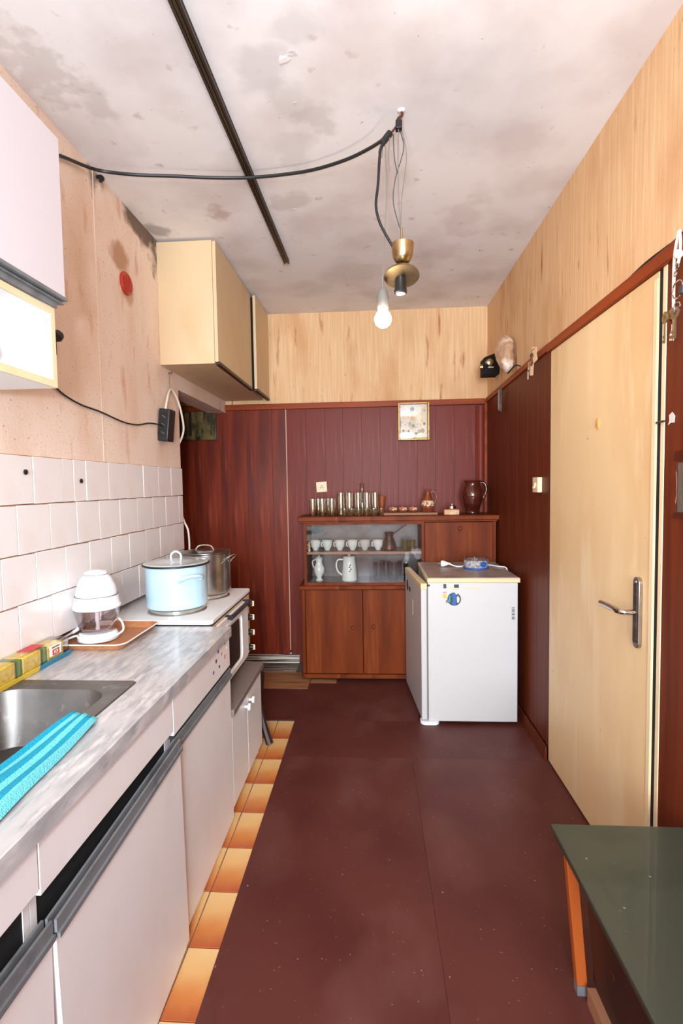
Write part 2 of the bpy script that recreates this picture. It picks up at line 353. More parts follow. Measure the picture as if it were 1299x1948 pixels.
# wall behind the camera with an added, unseen window opening around the fill light
g = G().box(-2, XR+.1, YF-.1, YF, 0, .75); g.box(-2, XR+.1, YF-.1, YF, 2.3, H); g.box(-2, -.45, YF-.1, YF, .75, 2.3); g.box(.8, XR+.1, YF-.1, YF, .75, 2.3)
wf = struct(g.build('wall_front', 'plaster', None, False, origin=(0, YF, 0)))
wn = struct(G().box(-.45, -.42, YF-.08, YF-.02, .75, 2.3).box(.75, .8, YF-.08, YF-.02, .75, 2.3).box(-.42, .75, YF-.08, YF-.02, .75, .8).box(-.42, .75, YF-.08, YF-.02, 2.25, 2.3).box(.15, .19, YF-.08, YF-.04, .8, 2.25).build('fill_window', 'white', None, False))
# wall tiles, four rows
g = G().box(XL-.003, XL+.001, .6, 2.82, .845, 1.458); g.build('grout_bed', 'grout', wl, False)
rows = [(1.304, 1.457, [1.24, 1.396, 1.552, 1.708, 1.773, 1.85, 2.013, 2.164, 2.33, 2.498, 2.659, 2.822]),
        (1.149, 1.302, [1.31, 1.468, 1.626, 1.78, 1.932, 2.095, 2.257, 2.422, 2.58, 2.759, 2.822]),
        (.995, 1.147, [1.235, 1.395, 1.547, 1.703, 1.853, 2.013, 2.169, 2.334, 2.495, 2.668, 2.822]),
        (.843, .993, [1.30, 1.458, 1.618, 1.775, 1.93, 2.09, 2.25, 2.41, 2.57, 2.73, 2.822])]
for z0, z1, ys in rows:
    ys = [ys[0]-.157*k for k in range(4, 0, -1)]+ys
    for a, b in zip(ys, ys[1:]):
        d = random.uniform(-.0012, .0012)
        G().box(XL, XT+d, a+.0012, b-.0012, z0+random.uniform(0, .0012), z1-random.uniform(0, .0012)).build('wall_tile', 'white_tile', wl, True, .0016, 1)
for x, y in ((48, 898), (154, 915)):
    p = U(x, y, X=XT+.002); G().lathe((0, 0, 0), [(.0085, 0), (.0085, .003), (.005, .005)], 12).xf(Matrix.Translation(p) @ R('Y', math.pi/2)).build('black_plug', 'black', wl)
bx('paper_seam', XL, XL+.0012, 1.995, 2.001, 1.458, H, 'plaster', wl)
# panelling
def panels(par, bounds, z0, z1, m, axis, face, th=.006, gap=.0006):
    for a, b in zip(bounds, bounds[1:]):
        if axis == 'x': bx('wood_panel', a+gap, b-gap, face-th, face, z0, z1, m, par, .0008)
        else: bx('wood_panel', face-th, face, a+gap, b-gap, z0, z1, m, par, .0008)
bx('panel_backing', -1.9, XR, D-.004, D, 0, 1.92, 'dark_brown', wb); bx('panel_backing', XR-.004, XR, 2.415, D, 0, 1.95, 'dark_brown', wr)
panels(wb, [-1.9, -1.72, -1.53, -1.34, -1.14, -.938, -.747, -.642], .0, 1.917, 'panel_red', 'x', D-.003)
panels(wb, [-.632, -.49, -.349, -.215, -.076, .06, .194, .33, .465, .60, .752], .0, 1.917, 'panel_plum', 'x', D-.003)
bx('joint_strip', -.6405, -.6335, D-.013, D-.003, .1, 1.917, 'seam', wb)
g = G()      # the last sheet bulges away from the corner
n = 8
prof = [(.7545+.072*k/n, D-.012-.022*math.sin(math.pi*k/n)) for k in range(n+1)]
g.prism(prof+[(.8265, D-.004), (.7545, D-.004)], 'z', 0, 1.905); g.build('wood_panel', 'panel_plum', wb)
bx('corner_post', .815, XR-.004, D-.03, D-.003, 0, 1.93, 'trim_wood', wb, .002)
panels(wr, [2.432, 2.60, 2.78, 2.96, 3.14, 3.32, 3.50, D-.005], .07, 1.955, 'panel_dark', 'y', XR-.003)
panels(wr, [YF, -1.6, -.9, -.3, .3, .9, 1.2, 1.497], .0, 1.955, 'panel_dark', 'y', XR-.003)
struct(G().hexa([(.812, 2.42, 0), (XR-.015, 2.42, 0), (XR-.015, D-.015, 0), (.812, D-.015, 0)], [(.818, 2.42, .07), (XR-.015, 2.42, .07), (XR-.015, D-.015, .07), (.818, D-.015, .07)]).build('baseboard_right', 'panel_dark', None, False))
struct(G().box(-1.2, .821, D-.032, D-.0125, 1.915, 1.957).build('trim_1', 'trim_wood', None, True, .004))
struct(G().box(-1.9, -1.222, D-.032, D-.0125, 1.915, 1.957).build('trim_2', 'trim_wood', None, True, .004))
def sloped(y0, y1, a0, b0, a1, b1, x0): return G().hexa([(x0, y0, a0), (XR-.001, y0, a0), (XR-.001, y1, a1), (x0, y1, a1)], [(x0, y0, b0), (XR-.001, y0, b0), (XR-.001, y1, b1), (x0, y1, b1)])
struct(sloped(2.445, D-.033, 1.962, 1.995, 1.925, 1.958, .822).build('trim_3', 'trim_wood', None, True, .003))
struct(sloped(-1.5, 2.445, 1.957, 2.004, 1.95, 1.99, .818).build('trim_4', 'trim_wood', None, True, .004))
# door
d = struct(thing('door_1', (XR, 1.97, 0), 'cream painted flush door with chrome lever handle', 'door')); del d['category']
bx('door_leaf', .829, XR-.001, 1.534, 2.412, .012, 1.949, 'door_cream', d, .002)
bx('door_edge_gap', .8318, XR-.001, 1.5165, 1.5345, 0, 1.949, 'dark_gap', d)
bx('door_jamb', .8305, XR-.001, 1.497, 1.5165, 0, 1.952, 'cream', d, .002)
bx('door_stop', .8265, .829, 1.536, 1.556, .012, 1.93, 'cream', d, .002)
bx('door_edge_gap', .833, XR-.001, 2.412, 2.431, .0, 1.95, 'dark_brown', d)
hp = G().prism([(y, z) for y, z in rrect(1.592, 1.628, .824, 1.048, .0175)], 'x', .817, .829).build('handle_plate', 'steel', d, True, .002)
G().prism([(y, z) for y, z in rrect(1.60, 1.62, .84, 1.03, .009)], 'x', .814, .818).build('raised_panel', 'dark_metal', hp, True)
G().tube([(.817, 1.61, .937), (.782, 1.612, .937), (.774, 1.63, .937), (.774, 1.69, .936), (.774, 1.75, .934)], lambda t: .0085 if t < .5 else .0105, 10).build('lever', 'chrome', d)
for z in (.84, 1.033): G().lathe((0, 0, 0), [(.005, 0), (.004, .002)], 10).xf(Matrix.Translation((.817, 1.61, z)) @ R('Y', -math.pi/2)).build('screw', 'chrome', d)
p = U(1138, 806, X=.829); G().lathe((0, 0, 0), [(.011, 0), (.011, .003), (.008, .006)], 16, 1, 2.0).xf(Matrix.Translation(p) @ R('X', math.pi/2) @ R('Y', -math.pi/2)).build('hook_pad', 'print_orange', d)
G().tube([(.832, 1.53, 1.515), (.822, 1.52, 1.515), (.822, 1.48, 1.515)], .003, 6).build('latch_pin', 'dark_metal', d)
# ------------------------------------------------------------------ ceiling rail, cable, lamp
g = G()
for k in (-1, 0, 1): g.box(-.480+k*.011-.004, -.480+k*.011+.004, .1, 2.88-abs(k)*0+(0 if k else -.012), H-.022, H-.001)
g.box(-.495, -.465, .1, 2.868, H-.012, H-.001)
tag(g.xf(about((-.48, 2.1, H), R('Z', -.017))).build('curtain_rail', 'dark_metal', None, False), 'dark slotted metal curtain rail fixed to the peeling ceiling', 'curtain rail')
zc = 2.575
cp = [(-1.085, 1.66, 2.44), (-1.08, 1.74, 2.505)]+[tuple(U(x, y, Z=z)) for x, y, z in ((180, 322, 2.575), (250, 332, 2.57), (330, 335, 2.575), (400, 338, 2.575), (470, 338, 2.58), (540, 332, 2.58), (600, 322, 2.578), (660, 303, 2.572), (705, 281, 2.56))]+[(.058, 1.80, 2.535)]
tag(G().tube(cp, .0062, 8).build('ceiling_cable', 'black', None), 'thick black cable strung below the ceiling from the left wall to the lamp hook', 'cable')
G_ = G().tube([(XL-.002, 2.03, 2.60), (-1.07, 2.025, 2.598), (-1.062, 2.02, 2.585), (-1.07, 2.012, 2.573)], .007, 8).build('wall_hook', 'black', None); tag(G_, 'small black bent hook high on the left wall under the cable', 'hook')
LX, LY = .113, 1.79
lamp = thing('pendant_lamp', (LX, LY, 2.0), 'stripped pendant lamp with brass cup and brass dish hanging on bare wires', 'lamp')
G().tube([(LX, LY, H), (LX+.002, LY, 2.60), (LX-.012, LY, 2.588), (LX-.006, LY, 2.574)], .005, 8).build('ceiling_hook', 'clay_dark', lamp)
G().lathe((LX, LY, H-.006), [(.014, .006), (.012, .003), (.006, 0)], 14).build('hook_plate', 'ceiling', lamp)
bx('terminal_block', LX-.02, LX+.002, LY-.012, LY+.012, 2.552, 2.58, 'black', lamp, .003)
G().tube([(LX-.01, LY, 2.575), (LX-.03, LY, 2.55), (LX-.052, LY, 2.53)], .004, 6).build('twisted_wire', 'clay_dark', lamp)
G().tube([(.075, LY, 2.545), (.052, LY, 2.518), (.045, LY, 2.51)], .0115, 8).build('taped_joint', 'black', lamp)
for k, pts in enumerate(([(758, 246), (757, 300), (758, 360), (761, 435)], [(760, 246), (768, 275), (764, 300), (752, 340), (748, 385), (760, 433)], [(764, 246), (773, 290), (770, 330), (764, 380), (762, 435)], [(741, 262), (739, 300), (741, 327)], [(748, 255), (750, 300), (756, 330)], [(724, 275), (720, 290), (726, 300), (728, 280)])):
    G().tube([tuple(U(x, y, Y=LY+.004*(k % 3-1))) for x, y in pts], .0016, 6).build('wire', ('wire_grey', 'print_dark', 'wire_grey')[k % 3], lamp)
G().tube([tuple(U(x, y, Y=LY-.006)) for x, y in ((731, 268), (723, 290), (719, 350), (715, 390), (721, 420), (733, 445), (747, 469))], .0048, 8).build('black_flex', 'black', lamp)
G().tube([(LX-.003, LY, 2.165), (LX-.003, LY, 2.228)], .0042, 10, False).build('rod', 'brass', lamp)
G().cup((LX, LY, 2.108), [(.012, 0), (.024, .006), (.033, .022), (.037, .045), (.039, .066)], .0015, 28).build('cup', 'brass', lamp)
G().lathe((LX-.005, LY, 2.092), [(.006, 0), (.006, .018)], 10).build('stem', 'black', lamp)
dm = about((LX-.004, LY, 2.09), R('X', math.radians(-16)))
G().lathe((LX-.004, LY, 2.06), [(.061, 0), (.058, .008), (.045, .017), (.036, .026), (.012, .034), (.006, .034), (.006, .032), (.034, .022), (.043, .014), (.056, .006), (.0605, -.001)], 32).xf(dm).build('dish', 'brass', lamp)
ls = G().lathe((LX-.008, LY, 2.007), [(.018, 0), (.022, .002), (.022, .013), (.02, .016), (.02, .045), (.017, .058), (.009, .072)], 20).build('lamp_socket', 'black_plastic', lamp)
G().lathe((LX-.008, LY, 2.0062), [(.0155, 0), (.0155, .0014)], 18).build('socket_mouth', 'white', ls)
bulb = thing('bare_bulb', (.043, LY, 1.905), 'lit bare light bulb in a grey socket hanging on a thin wire', 'light bulb')
G().tube([(.057, LY, 2.52), (.06, LY-.004, 2.35), (.052, LY-.004, 2.2), (.045, LY, 2.07)], .0014, 6).build('wire', 'wire_grey', bulb)
G().lathe((.0435, LY, 1.957), [(.018, 0), (.0205, .01), (.0205, .04), (.016, .06), (.008, .072), (.004, .074), (.004, .112)], 18).build('socket', 'grey_plastic', bulb)
G().lathe((.0435, LY, 1.893), [(.0005, 0), (.014, .003), (.024, .011), (.0295, .024), (.029, .036), (.022, .05), (.015, .062), (.013, .068)], 24).build('glass_bulb', 'bulb_lit', bulb)
# ------------------------------------------------------------------ left wall: cabinets
def open_box(par, x0, x1, y0, y1, z0, z1, m, t=.016, front_open=True, edge=None):
    bx('side_panel', x0, x1, y0, y0+t, z0, z1, m, par); bx('side_panel', x0, x1, y1-t, y1, z0, z1, m, par)
    bx('bottom_panel', x0, x1, y0+t, y1-t, z0, z0+t, m, par); bx('top_panel', x0, x1, y0+t, y1-t, z1-t, z1, m, par)
    bx('back_panel', x0, x0+.006, y0+t, y1-t, z0+t, z1-t, m, par)
c = thing('wall_cabinet', (-.94, 3.16, 1.985), 'cream two-door wall cabinet hung high by the ceiling over the alcove opening', 'cabinet')
open_box(c, XL+.001, -.803, 2.585, D-.034, 1.985, 2.603, 'cream_cab')
bx('door', -.802, -.784, 2.587, 3.322, 1.993, 2.60, 'cream_cab', c, .002)
dd = bx('door', -.772, -.754, 3.332, D-.036, 1.993, 2.60, 'cream_cab', c, .002)
for a, b, x in ((2.587, 3.322, -.80), (3.332, D-.036, -.772)):
    g = G().box(x, x+.022, a, b, 1.979, 1.985); g.box(x+.017, x+.022, a, b, 1.985, 1.995); g.box(x, x+.005, a, b, 1.985, 1.992); g.build('pull_rail', 'dark_metal', c, False)
bx('gap_shade_strip', -.803, -.774, 3.34, 3.345, 2.0, 2.59, 'dark_gap', c)  # black strip painted in as the shade behind the proud second door
c = thing('wall_cabinet', (-.94, .9, 1.608), 'white wall cabinet with open shelf niche and grey rail, at the left picture edge', 'cabinet')
y0, y1 = .45, 1.256
bx('side_panel', XL+.001, -.806, y1-.016, y1, 1.608, 2.232, 'white', c); bx('side_panel', XL+.001, -.806, y0, y0+.016, 1.608, 2.232, 'white', c)
bx('front_edge', -.8058, -.80, y1-.016, y1, 1.608, 1.83, 'cream', c); bx('front_edge', -.8058, -.80, y0, y1-.0165, 1.608, 1.626, 'cream', c)
bx('bottom_panel', XL+.001, -.806, y0+.016, y1-.016, 1.608, 1.626, 'white', c); bx('top_panel', XL+.001, -.806, y0+.016, y1-.016, 2.214, 2.232, 'white', c)
bx('shelf', XL+.007, -.806, y0+.016, y1-.016, 1.79, 1.806, 'white', c); bx('shelf_edge', -.8058, -.80, y0, y1-.0165, 1.79, 1.806, 'cream', c)
bx('back_panel', XL+.001, XL+.007, y0+.016, y1-.016, 1.626, 2.214, 'white', c)
bx('door', -.80, -.782, y0, 1.276, 1.838, 2.234, 'lilac_cab', c, .0015)
g = G().box(-.80, -.776, y0, 1.276, 1.830, 1.838); g.box(-.80, -.793, y0, 1.258, 1.808, 1.83); g.box(-.80, -.786, y0, 1.276, 1.822, 1.826); g.build('pull_rail', 'grey_metal', c, False)
mug = thing('mug', (-.868, 1.03, 1.626), 'grey handled white mug in the open niche of the wall cabinet', 'mug')
G().cup((-.868, 1.03, 1.626), [(.034, 0), (.04, .008), (.041, .095)], .003, 28).build('body', 'porcelain', mug)
G().tube([(-.868, 1.066, 1.705), (-.866, 1.10, 1.712), (-.864, 1.121, 1.68), (-.866, 1.10, 1.646), (-.868, 1.066, 1.65)], .0055, 10).build('handle', 'grey_plastic', mug)
# red vent, socket, power strip
v = thing('wall_vent_cover', (XL, 2.236, 2.26), 'round red plastic vent cover on the left wall', 'vent cover')
G().lathe((0, 0, 0), [(.05, 0), (.05, .006), (.044, .012), (.038, .009), (.0005, .008)], 32).xf(Matrix.Translation((XL, 2.236, 2.262)) @ R('Y', math.pi/2)).build('cover', 'vent_red', v)
for k in range(-2, 3): bx('rib', XL+.0085, XL+.0115, 2.236+k*.014-.002, 2.236+k*.014+.002, 2.262-.034+abs(k)*.005, 2.262+.034-abs(k)*.005, 'vent_red', v)
s = thing('plug_adapter', (XL, 1.73, 1.84), 'black plug adapter on the left wall half hidden by the white wall cabinet', 'plug')
bx('body', XL, -1.055, 1.58, 1.665, 1.80, 1.86, 'black_plastic', s, .006); G().lathe((0, 0, 0), [(.02, 0), (.019, .02), (.01, .03)], 16).xf(Matrix.Translation((-1.055, 1.645, 1.86)) @ R('Y', math.pi/2)).build('plug', 'black_plastic', s)
tag(G().tube([(-1.06, 1.62, 1.80), (-1.07, 1.64, 1.74)]+[tuple(U(x, y, X=-1.083)) for x, y in ((110, 741), (150, 768), (190, 783), (235, 803), (262, 808), (285, 805))]+[(-1.06, 2.518, 1.665)], .0035, 7).build('thin_cord', 'black', None), 'thin black cord sagging along the left wall to the power strip', 'cord')
ps = thing('power_strip', (-1.06, 2.57, 1.588), 'black three-socket power strip hanging on the left wall by its white cable', 'power strip')
mt = about((-1.06, 2.57, 1.67), R('Y', math.radians(6)))
G().box(-1.088, -1.03, 2.522, 2.60, 1.588, 1.752).xf(mt).build('body', 'black_plastic', ps, True, .006)
for k in range(3):
    so = G().lathe((0, 0, 0), [(.019, 0), (.019, .003), (.016, .003), (.015, .0012), (.0005, .001)], 20).xf(mt @ Matrix.Translation((-1.059, 2.522, 1.63+k*.041)) @ R('X', math.pi/2)).build('socket', 'black', ps)
    G().tube([(-1.068, 2.5195, 1.635+k*.041), (-1.05, 2.5195, 1.625+k*.041)], .0013, 6, False).xf(mt).build('earth_clip', 'chrome', so)
nl = (-1.086, 2.685, 1.965)
G().tube([nl, (-1.087, 2.69, 1.92), (-1.085, 2.69, 1.873)], .0012, 6).build('hanging_wire', 'wire_grey', ps)
G().lathe((0, 0, 0), [(.004, -.004), (.004, .012), (.007, .014)], 8).xf(Matrix.Translation(nl) @ R('Y', math.pi/2)).build('nail', 'steel', ps)
G().tube([(-1.063, 2.565, 1.75), (-1.066, 2.60, 1.81), (-1.075, 2.66, 1.868), (-1.075, 2.70, 1.875), (-1.07, 2.755, 1.83), (-1.068, 2.80, 1.76), (-1.075, 2.838, 1.67), (-1.115, 2.845, 1.58), (-1.16, 2.85, 1.50), (-1.17, 2.85, 1.35), (-1.125, 2.86, 1.24), (-1.10, 2.87, 1.15), (-1.08, 2.88, 1.08), (-1.08, 2.88, .9), (-1.1, 2.88, .5)], .0055, 8).build('white_cable', 'cable_white', ps)
# ------------------------------------------------------------------ base units, worktop, sink
XC = -.575
def unit(y0, y1, swing, zd, tilt, rail_z, label):
    u = thing('base_cabinet', (-.83, (y0+y1)/2, .012), label, 'cabinet', 'white base cabinets under the worktop')
    t = .016
    bx('side_panel', -1.10, XC-.02, y0, y0+t, .012, .758, 'white_cab', u); bx('side_panel', -1.10, XC-.02, y1-t, y1, .012, .758, 'white_cab', u)
    bx('bottom_panel', -1.10, XC-.02, y0+t, y1-t, .03, .046, 'dark_brown', u); bx('back_panel', -1.10, -1.094, y0+t, y1-t, .046, .758, 'dark_brown', u)
    bx('drawer_front', XC-.018, XC, y0+.001, y1-.0015, zd, .757, 'white_cab', u, .001)
    mt = Matrix.Translation((.0186 if tilt else 0, 0, 0)) @ about((XC-.018, y1-.002, rail_z), R('Z', math.radians(swing)) @ R('X', math.radians(tilt)))
    bx('gap_shade_board', XC-.035, XC-.022, y0+t, y1-t, .56, .70, 'dark_gap', u)  # black board added so the gap under the drawer shows as dark interior shade
    G().box(XC-.018, XC, y0+.001, y1-.0015, .012, rail_z).xf(mt).build('door', 'white_cab', u, True, .0012)
    g = G().box(XC-.018, XC-.002, y0+.002, y1-.002, rail_z, rail_z+.008); g.box(XC-.004, XC+.008, y0+.002, y1-.002, rail_z-.004, rail_z+.006); g.box(XC-.002, XC+.003, y0+.002, y1-.002, rail_z+.006, rail_z+.03); g.box(XC-.018, XC-.013, y0+.002, y1-.002, rail_z+.008, rail_z+.03)
    g.xf(mt).build('pull_rail', 'grey_metal', u, False)
    return u
u1 = unit(1.368, 1.937, 0, .64, 0, .600, 'white base cabinet next to the cooker with small stickers on its drawer')
u2 = unit(.79, 1.3665, .4, .655, 2.2, .605, 'white base cabinet below the sink with a sagging tilted door')
u3 = unit(.16, .7885, .3, .668, -1.0, .585, 'white base cabinet at the lower left picture corner')
G().tube([(XC+.001, 1.372, .452), (XC+.006, 1.369, .44), (XC+.002, 1.373, .43), (XC+.006, 1.37, .415)], .003, 6).build('hinge', 'grey_metal', u1)
for (x, y, r, m) in ((427, 1222, .008, 'print_purple'), (415, 1240, .007, 'print_blue'), (421, 1244, .007, 'print_pink'), (427, 1249, .009, 'print_orange'), (411, 1258, .007, 'print_dark'), (417, 1268, .006, 'black'), (406, 1280, .007, 'print_purple'), (432, 1232, .006, 'print_white')):
    p = U(x, y, X=XC+.0006); st = G().lathe((0, 0, 0), [(r, 0), (r, .0008)], 14).xf(Matrix.Translation(p) @ R('Y', math.pi/2)).build('sticker', m, u1)
# worktop with the sink cut-out
g = G(); wy0, wy1 = .16, 1.925
hx0, hx1, hy0, hy1 = -1.05, -.692, .72, 1.345
g.box(-1.195, hx0, wy0, wy1, .763, .799); g.box(hx1, -.562, wy0, wy1, .763, .799); g.box(hx0, hx1, hy1, wy1, .763, .799); g.box(hx0, hx1, wy0, hy0, .763, .799)
tag(g.build('worktop', 'marble', None, False, origin=(-.8, 1.0, .763)), 'grey marbled worktop running along the left wall', 'worktop')
sk = thing('kitchen_sink', (-.87, 1.03, .64), 'stainless steel sink set into the marbled worktop', 'sink')
N_ = 6
def ring(x0, x1, y0, y1, r, z): return [(x, y, z) for x, y in rrect(x0, x1, y0, y1, r, N_)]
loops = [ring(-1.068, -.674, .70, 1.366, .012, .7992), ring(-1.066, -.676, .702, 1.364, .012, .8025), ring(-1.045, -.712, .735, 1.322, .07, .8015), ring(-1.038, -.722, .742, 1.312, .065, .797), ring(-1.02, -.735, .765, 1.29, .06, .70), ring(-1.005, -.752, .785, 1.272, .05, .655), ring(-.97, -.79, .82, 1.235, .04, .645)]
vs = [p for l in loops for p in l]; n = len(loops[0]); fs = []
for i in range(len(loops)-1):
    for k in range(n): fs.append((i*n+k, i*n+(k+1) % n, (i+1)*n+(k+1) % n, (i+1)*n+k))
fs.append(tuple((len(loops)-1)*n+k for k in range(n)))
G().add(vs, fs).build('basin', 'sink_steel', sk)
G().lathe((-.88, 1.03, .6455), [(.03, 0), (.03, .003), (.02, .001), (.0005, .001)], 20).build('drain', 'chrome', sk)
# towel
g = G(); NX, NY = 24, 30
def tw(i, j, up):
    u, v_ = i/NX, j/NY
    xa = -.722-.016*v_*1.7; xb = -.650+.024*v_*1.6; y = 1.15-.46*v_+(-.03*u)
    x = xa+(xb-xa)*u
    z = .8035+.006*math.sin(v_*9+u*2)*.4+.003*math.sin(u*14+v_*3)
    e = min(u, 1-u, v_*2, (1-v_)*2); z0 = z; th = .014*min(1, math.sqrt(max(e, 0)*12))
    return (x, y, z+(th if up else 0)+.002)
top = [tw(i, j, 1) for j in range(NY+1) for i in range(NX+1)]; bot = [tw(i, j, 0) for j in range(NY+1) for i in range(NX+1)]
W = NX+1
def band(i): return 0 if i % 8 < 5 else 1
for s_, base in ((0, 0), (1, len(top))):
    pass
vs = top+bot; o = len(top); fs = []; mi = []
for j in range(NY):
    for i in range(NX):
        a = j*W+i; fs.append((a, a+1, a+W+1, a+W)); mi.append(band(i)); fs.append((o+a, o+a+W, o+a+W+1, o+a+1)); mi.append(band(i))
for j in range(NY):
    for i in (0, NX): a = j*W+i; fs.append((a, a+W, o+a+W, o+a)); mi.append(band(min(i, NX-1)))
for i in range(NX):
    for j in (0, NY): a = j*W+i; fs.append((a, a+1, o+a+1, o+a)); mi.append(band(i))
g.add(vs, fs); g.m = mi
tag(g.build('towel', ['towel_blue', 'towel_light'], None), 'turquoise towel with pale stripes draped over the front rim of the sink', 'towel')
# tray
tr = thing('serving_tray', (-.99, 1.765, .80), 'brown rectangular serving tray under the mini chopper', 'tray')
lo = [(x, y, .8005) for x, y in rrect(-1.125, -.862, 1.632, 1.90, .025, N_)]; hi = [(x, y, .820) for x, y in rrect(-1.14, -.846, 1.616, 1.918, .035, N_)]
hi2 = [(x, y, .8225) for x, y in rrect(-1.143, -.843, 1.613, 1.921, .037, N_)]; lo2 = [(x, y, .8035) for x, y in rrect(-1.122, -.865, 1.635, 1.897, .025, N_)]; hi3 = [(x, y, .8215) for x, y in rrect(-1.137, -.849, 1.619, 1.915, .034, N_)]
L_ = [lo, hi, hi2, hi3, lo2]; n = len(lo); vs = [p for l in L_ for p in l]; fs = [tuple(range(n))[::-1]]
for i in range(4):
    for k in range(n): fs.append((i*n+k, i*n+(k+1) % n, (i+1)*n+(k+1) % n, (i+1)*n+k))
fs.append(tuple(4*n+k for k in range(n)))
g = G().add(vs, fs); g.build('tray_body', 'tray_brown', tr)
rim = [(x, y, .8232) for x, y in rrect(-1.143, -.843, 1.613, 1.921, .037, 8)]; G().tube(rim, .0022, 6, False, True).build('rim', 'print_white', tr)
# mini chopper
ch = thing('mini_chopper', (-1.0, 1.742, .804), 'white electric mini chopper with clear bowl standing on the brown tray', 'chopper')
CX, CY, CZ = -1.0, 1.742, .8042
G().lathe((CX, CY, CZ), [(.06, 0), (.068, .004), (.068, .02), (.06, .03), (.055, .031)], 36).build('base', 'white_plastic', ch)
G().cup((CX, CY, CZ+.03), [(.052, 0), (.06, .006), (.073, .06), (.079, .092)], .0025, 36).build('clear_bowl', 'bowl_plastic', ch)
G().lathe((CX, CY, CZ+.036), [(.008, 0), (.008, .085)], 14).build('blade_shaft', 'white_plastic', ch)
for a in (.3, 2.4, 4.4):
    g = G().box(.006, .05, -.001, .001, .012, .03); g.xf(Matrix.Translation((CX, CY, CZ+.036)) @ R('Z', a)).build('blade', 'steel', ch, False)
G().lathe((CX, CY, CZ+.118), [(.079, 0), (.081, .006), (.077, .012), (.0745, .022), (.073, .04), (.073, .042), (.069, .043), (.069, .046), (.0695, .047), (.063, .08), (.051, .108), (.041, .118), (.040, .119), (.0395, .1215), (.0405, .122), (.036, .130), (.02, .135), (.0005, .136)], 36).build('motor_head', 'white_plastic', ch)
G().lathe((CX, CY, CZ+.1625), [(.0722, 0), (.0732, .001), (.0728, .002)], 36).build('seam_ring', 'grey_plastic', ch); G().lathe((CX, CY, CZ+.2372), [(.0405, 0), (.0412, .001), (.0405, .002)], 30).build('seam_ring', 'grey_plastic', ch)
for k, (dx, wd) in enumerate(((-.010, .005), (-.002, .003), (.008, .005))):
    a = math.atan2(-CY, .25)+dx*9; rr = .0645
    G().box(-wd, wd, -.0006, .0006, -.0009, .0009).xf(Matrix.Translation((CX+rr*math.cos(a), CY+rr*math.sin(a), CZ+.194)) @ R('Z', a+math.pi/2) @ R('X', -.2)).build('printed_mark', 'print_dark', ch, False)
pts = [(CX+.071*math.cos(a), CY+.071*math.sin(a), CZ+.016+.012*math.sin(a*1.3)) for a in [k*.35 for k in range(-9, 8)]]
pts = [(CX+.05, CY+.045, CZ+.07), (CX+.075, CY+.03, CZ+.055), (CX+.088, CY+.01, CZ+.03)]+[(CX+.073*math.cos(a), CY+.073*math.sin(a), CZ+.02+.006*math.sin(a*2)) for a in [-.3-k*.3 for k in range(8)]]+[(CX-.105, CY-.06, CZ+.008), (CX-.118, CY-.03, CZ+.01), (CX-.10, CY+.005, CZ+.022)]
pts = [p if p[0] > -1.075 or p[2] < .835 else (-1.075, p[1], p[2]) for p in pts]
G().tube(pts, .0036, 8).build('power_cord', 'white_plastic', ch)
G().tube([(CX-.098, CY-.0, CZ+.022), (CX-.085, CY+.02, CZ+.033), (CX-.075, CY+.035, CZ+.043)], lambda t: .006+.004*t, 10).build('plug', 'white_plastic', ch)
# sponges in their bag
sp = thing('sponge_pack', (-1.05, 1.4, .80), 'bag of yellow scouring sponges with a blue printed base beside the tray', 'sponge pack')
for k in range(4):
    y1_ = 1.575-k*.112
    s_ = bx('sponge', -1.081, -1.023, y1_-.085, y1_, .8035, .860 if k else .855, 'sponge_yellow', sp, .006); bx('scouring_pad', -1.0815, -1.0225, y1_-.097, y1_-.086, .8035, .859, 'sponge_green', s_, .003)
g = G().prism([(-1.083, .8005), (-1.016, .8005), (-1.011, .815), (-1.0135, .8155), (-1.018, .803), (-1.083, .803)], 'y', 1.44, 1.60); g.build('printed_base', 'label_blue', sp, False); g = G().prism([(-1.083, .8005), (-1.016, .8005), (-1.011, .815), (-1.0135, .8155), (-1.018, .803), (-1.083, .803)], 'y', 1.12, 1.4395); g.build('printed_base', 'print_yellow', sp, False)
vs = []; fs = []; M_ = 12
for j, y in enumerate((1.10, 1.14, 1.2, 1.28, 1.36, 1.44, 1.52, 1.58, 1.605, 1.63)):
    k = 1 if j < 8 else (.75, .3)[j-8]
    for i in range(M_):
        a = 2*math.pi*i/M_; vs.append((-1.051+.0325*k*max(-1, min(1, 1.25*math.cos(a))), y, .833+.031*max(-1, min(1, 1.25*math.sin(a)))*k+random.uniform(-.0012, .0012)))
for j in range(9):
    for i in range(M_): fs.append((j*M_+i, j*M_+(i+1) % M_, (j+1)*M_+(i+1) % M_, (j+1)*M_+i))
G().add(vs, fs).build('film_bag', 'film', sp)
lb = G().box(-1.0183, -1.0176, 1.495, 1.553, .822, .8545).build('label', 'print_white', sp, False)
G().box(-1.0178, -1.0171, 1.508, 1.542, .8235, .8415).build('red_badge', 'print_red', lb, False)
text_on('IOI', .015, 'print_white', lb, Matrix.Translation((-1.0168, 1.525, .8325)) @ R('Z', math.pi/2) @ R('X', math.pi/2))
G().box(-1.0178, -1.0171, 1.505, 1.545, .846, .850).build('green_line', 'sponge_green', lb, False)
l2 = G().box(-1.072, -1.03, 1.42, 1.49, .8645, .8652).build('label', 'print_red', sp, False)
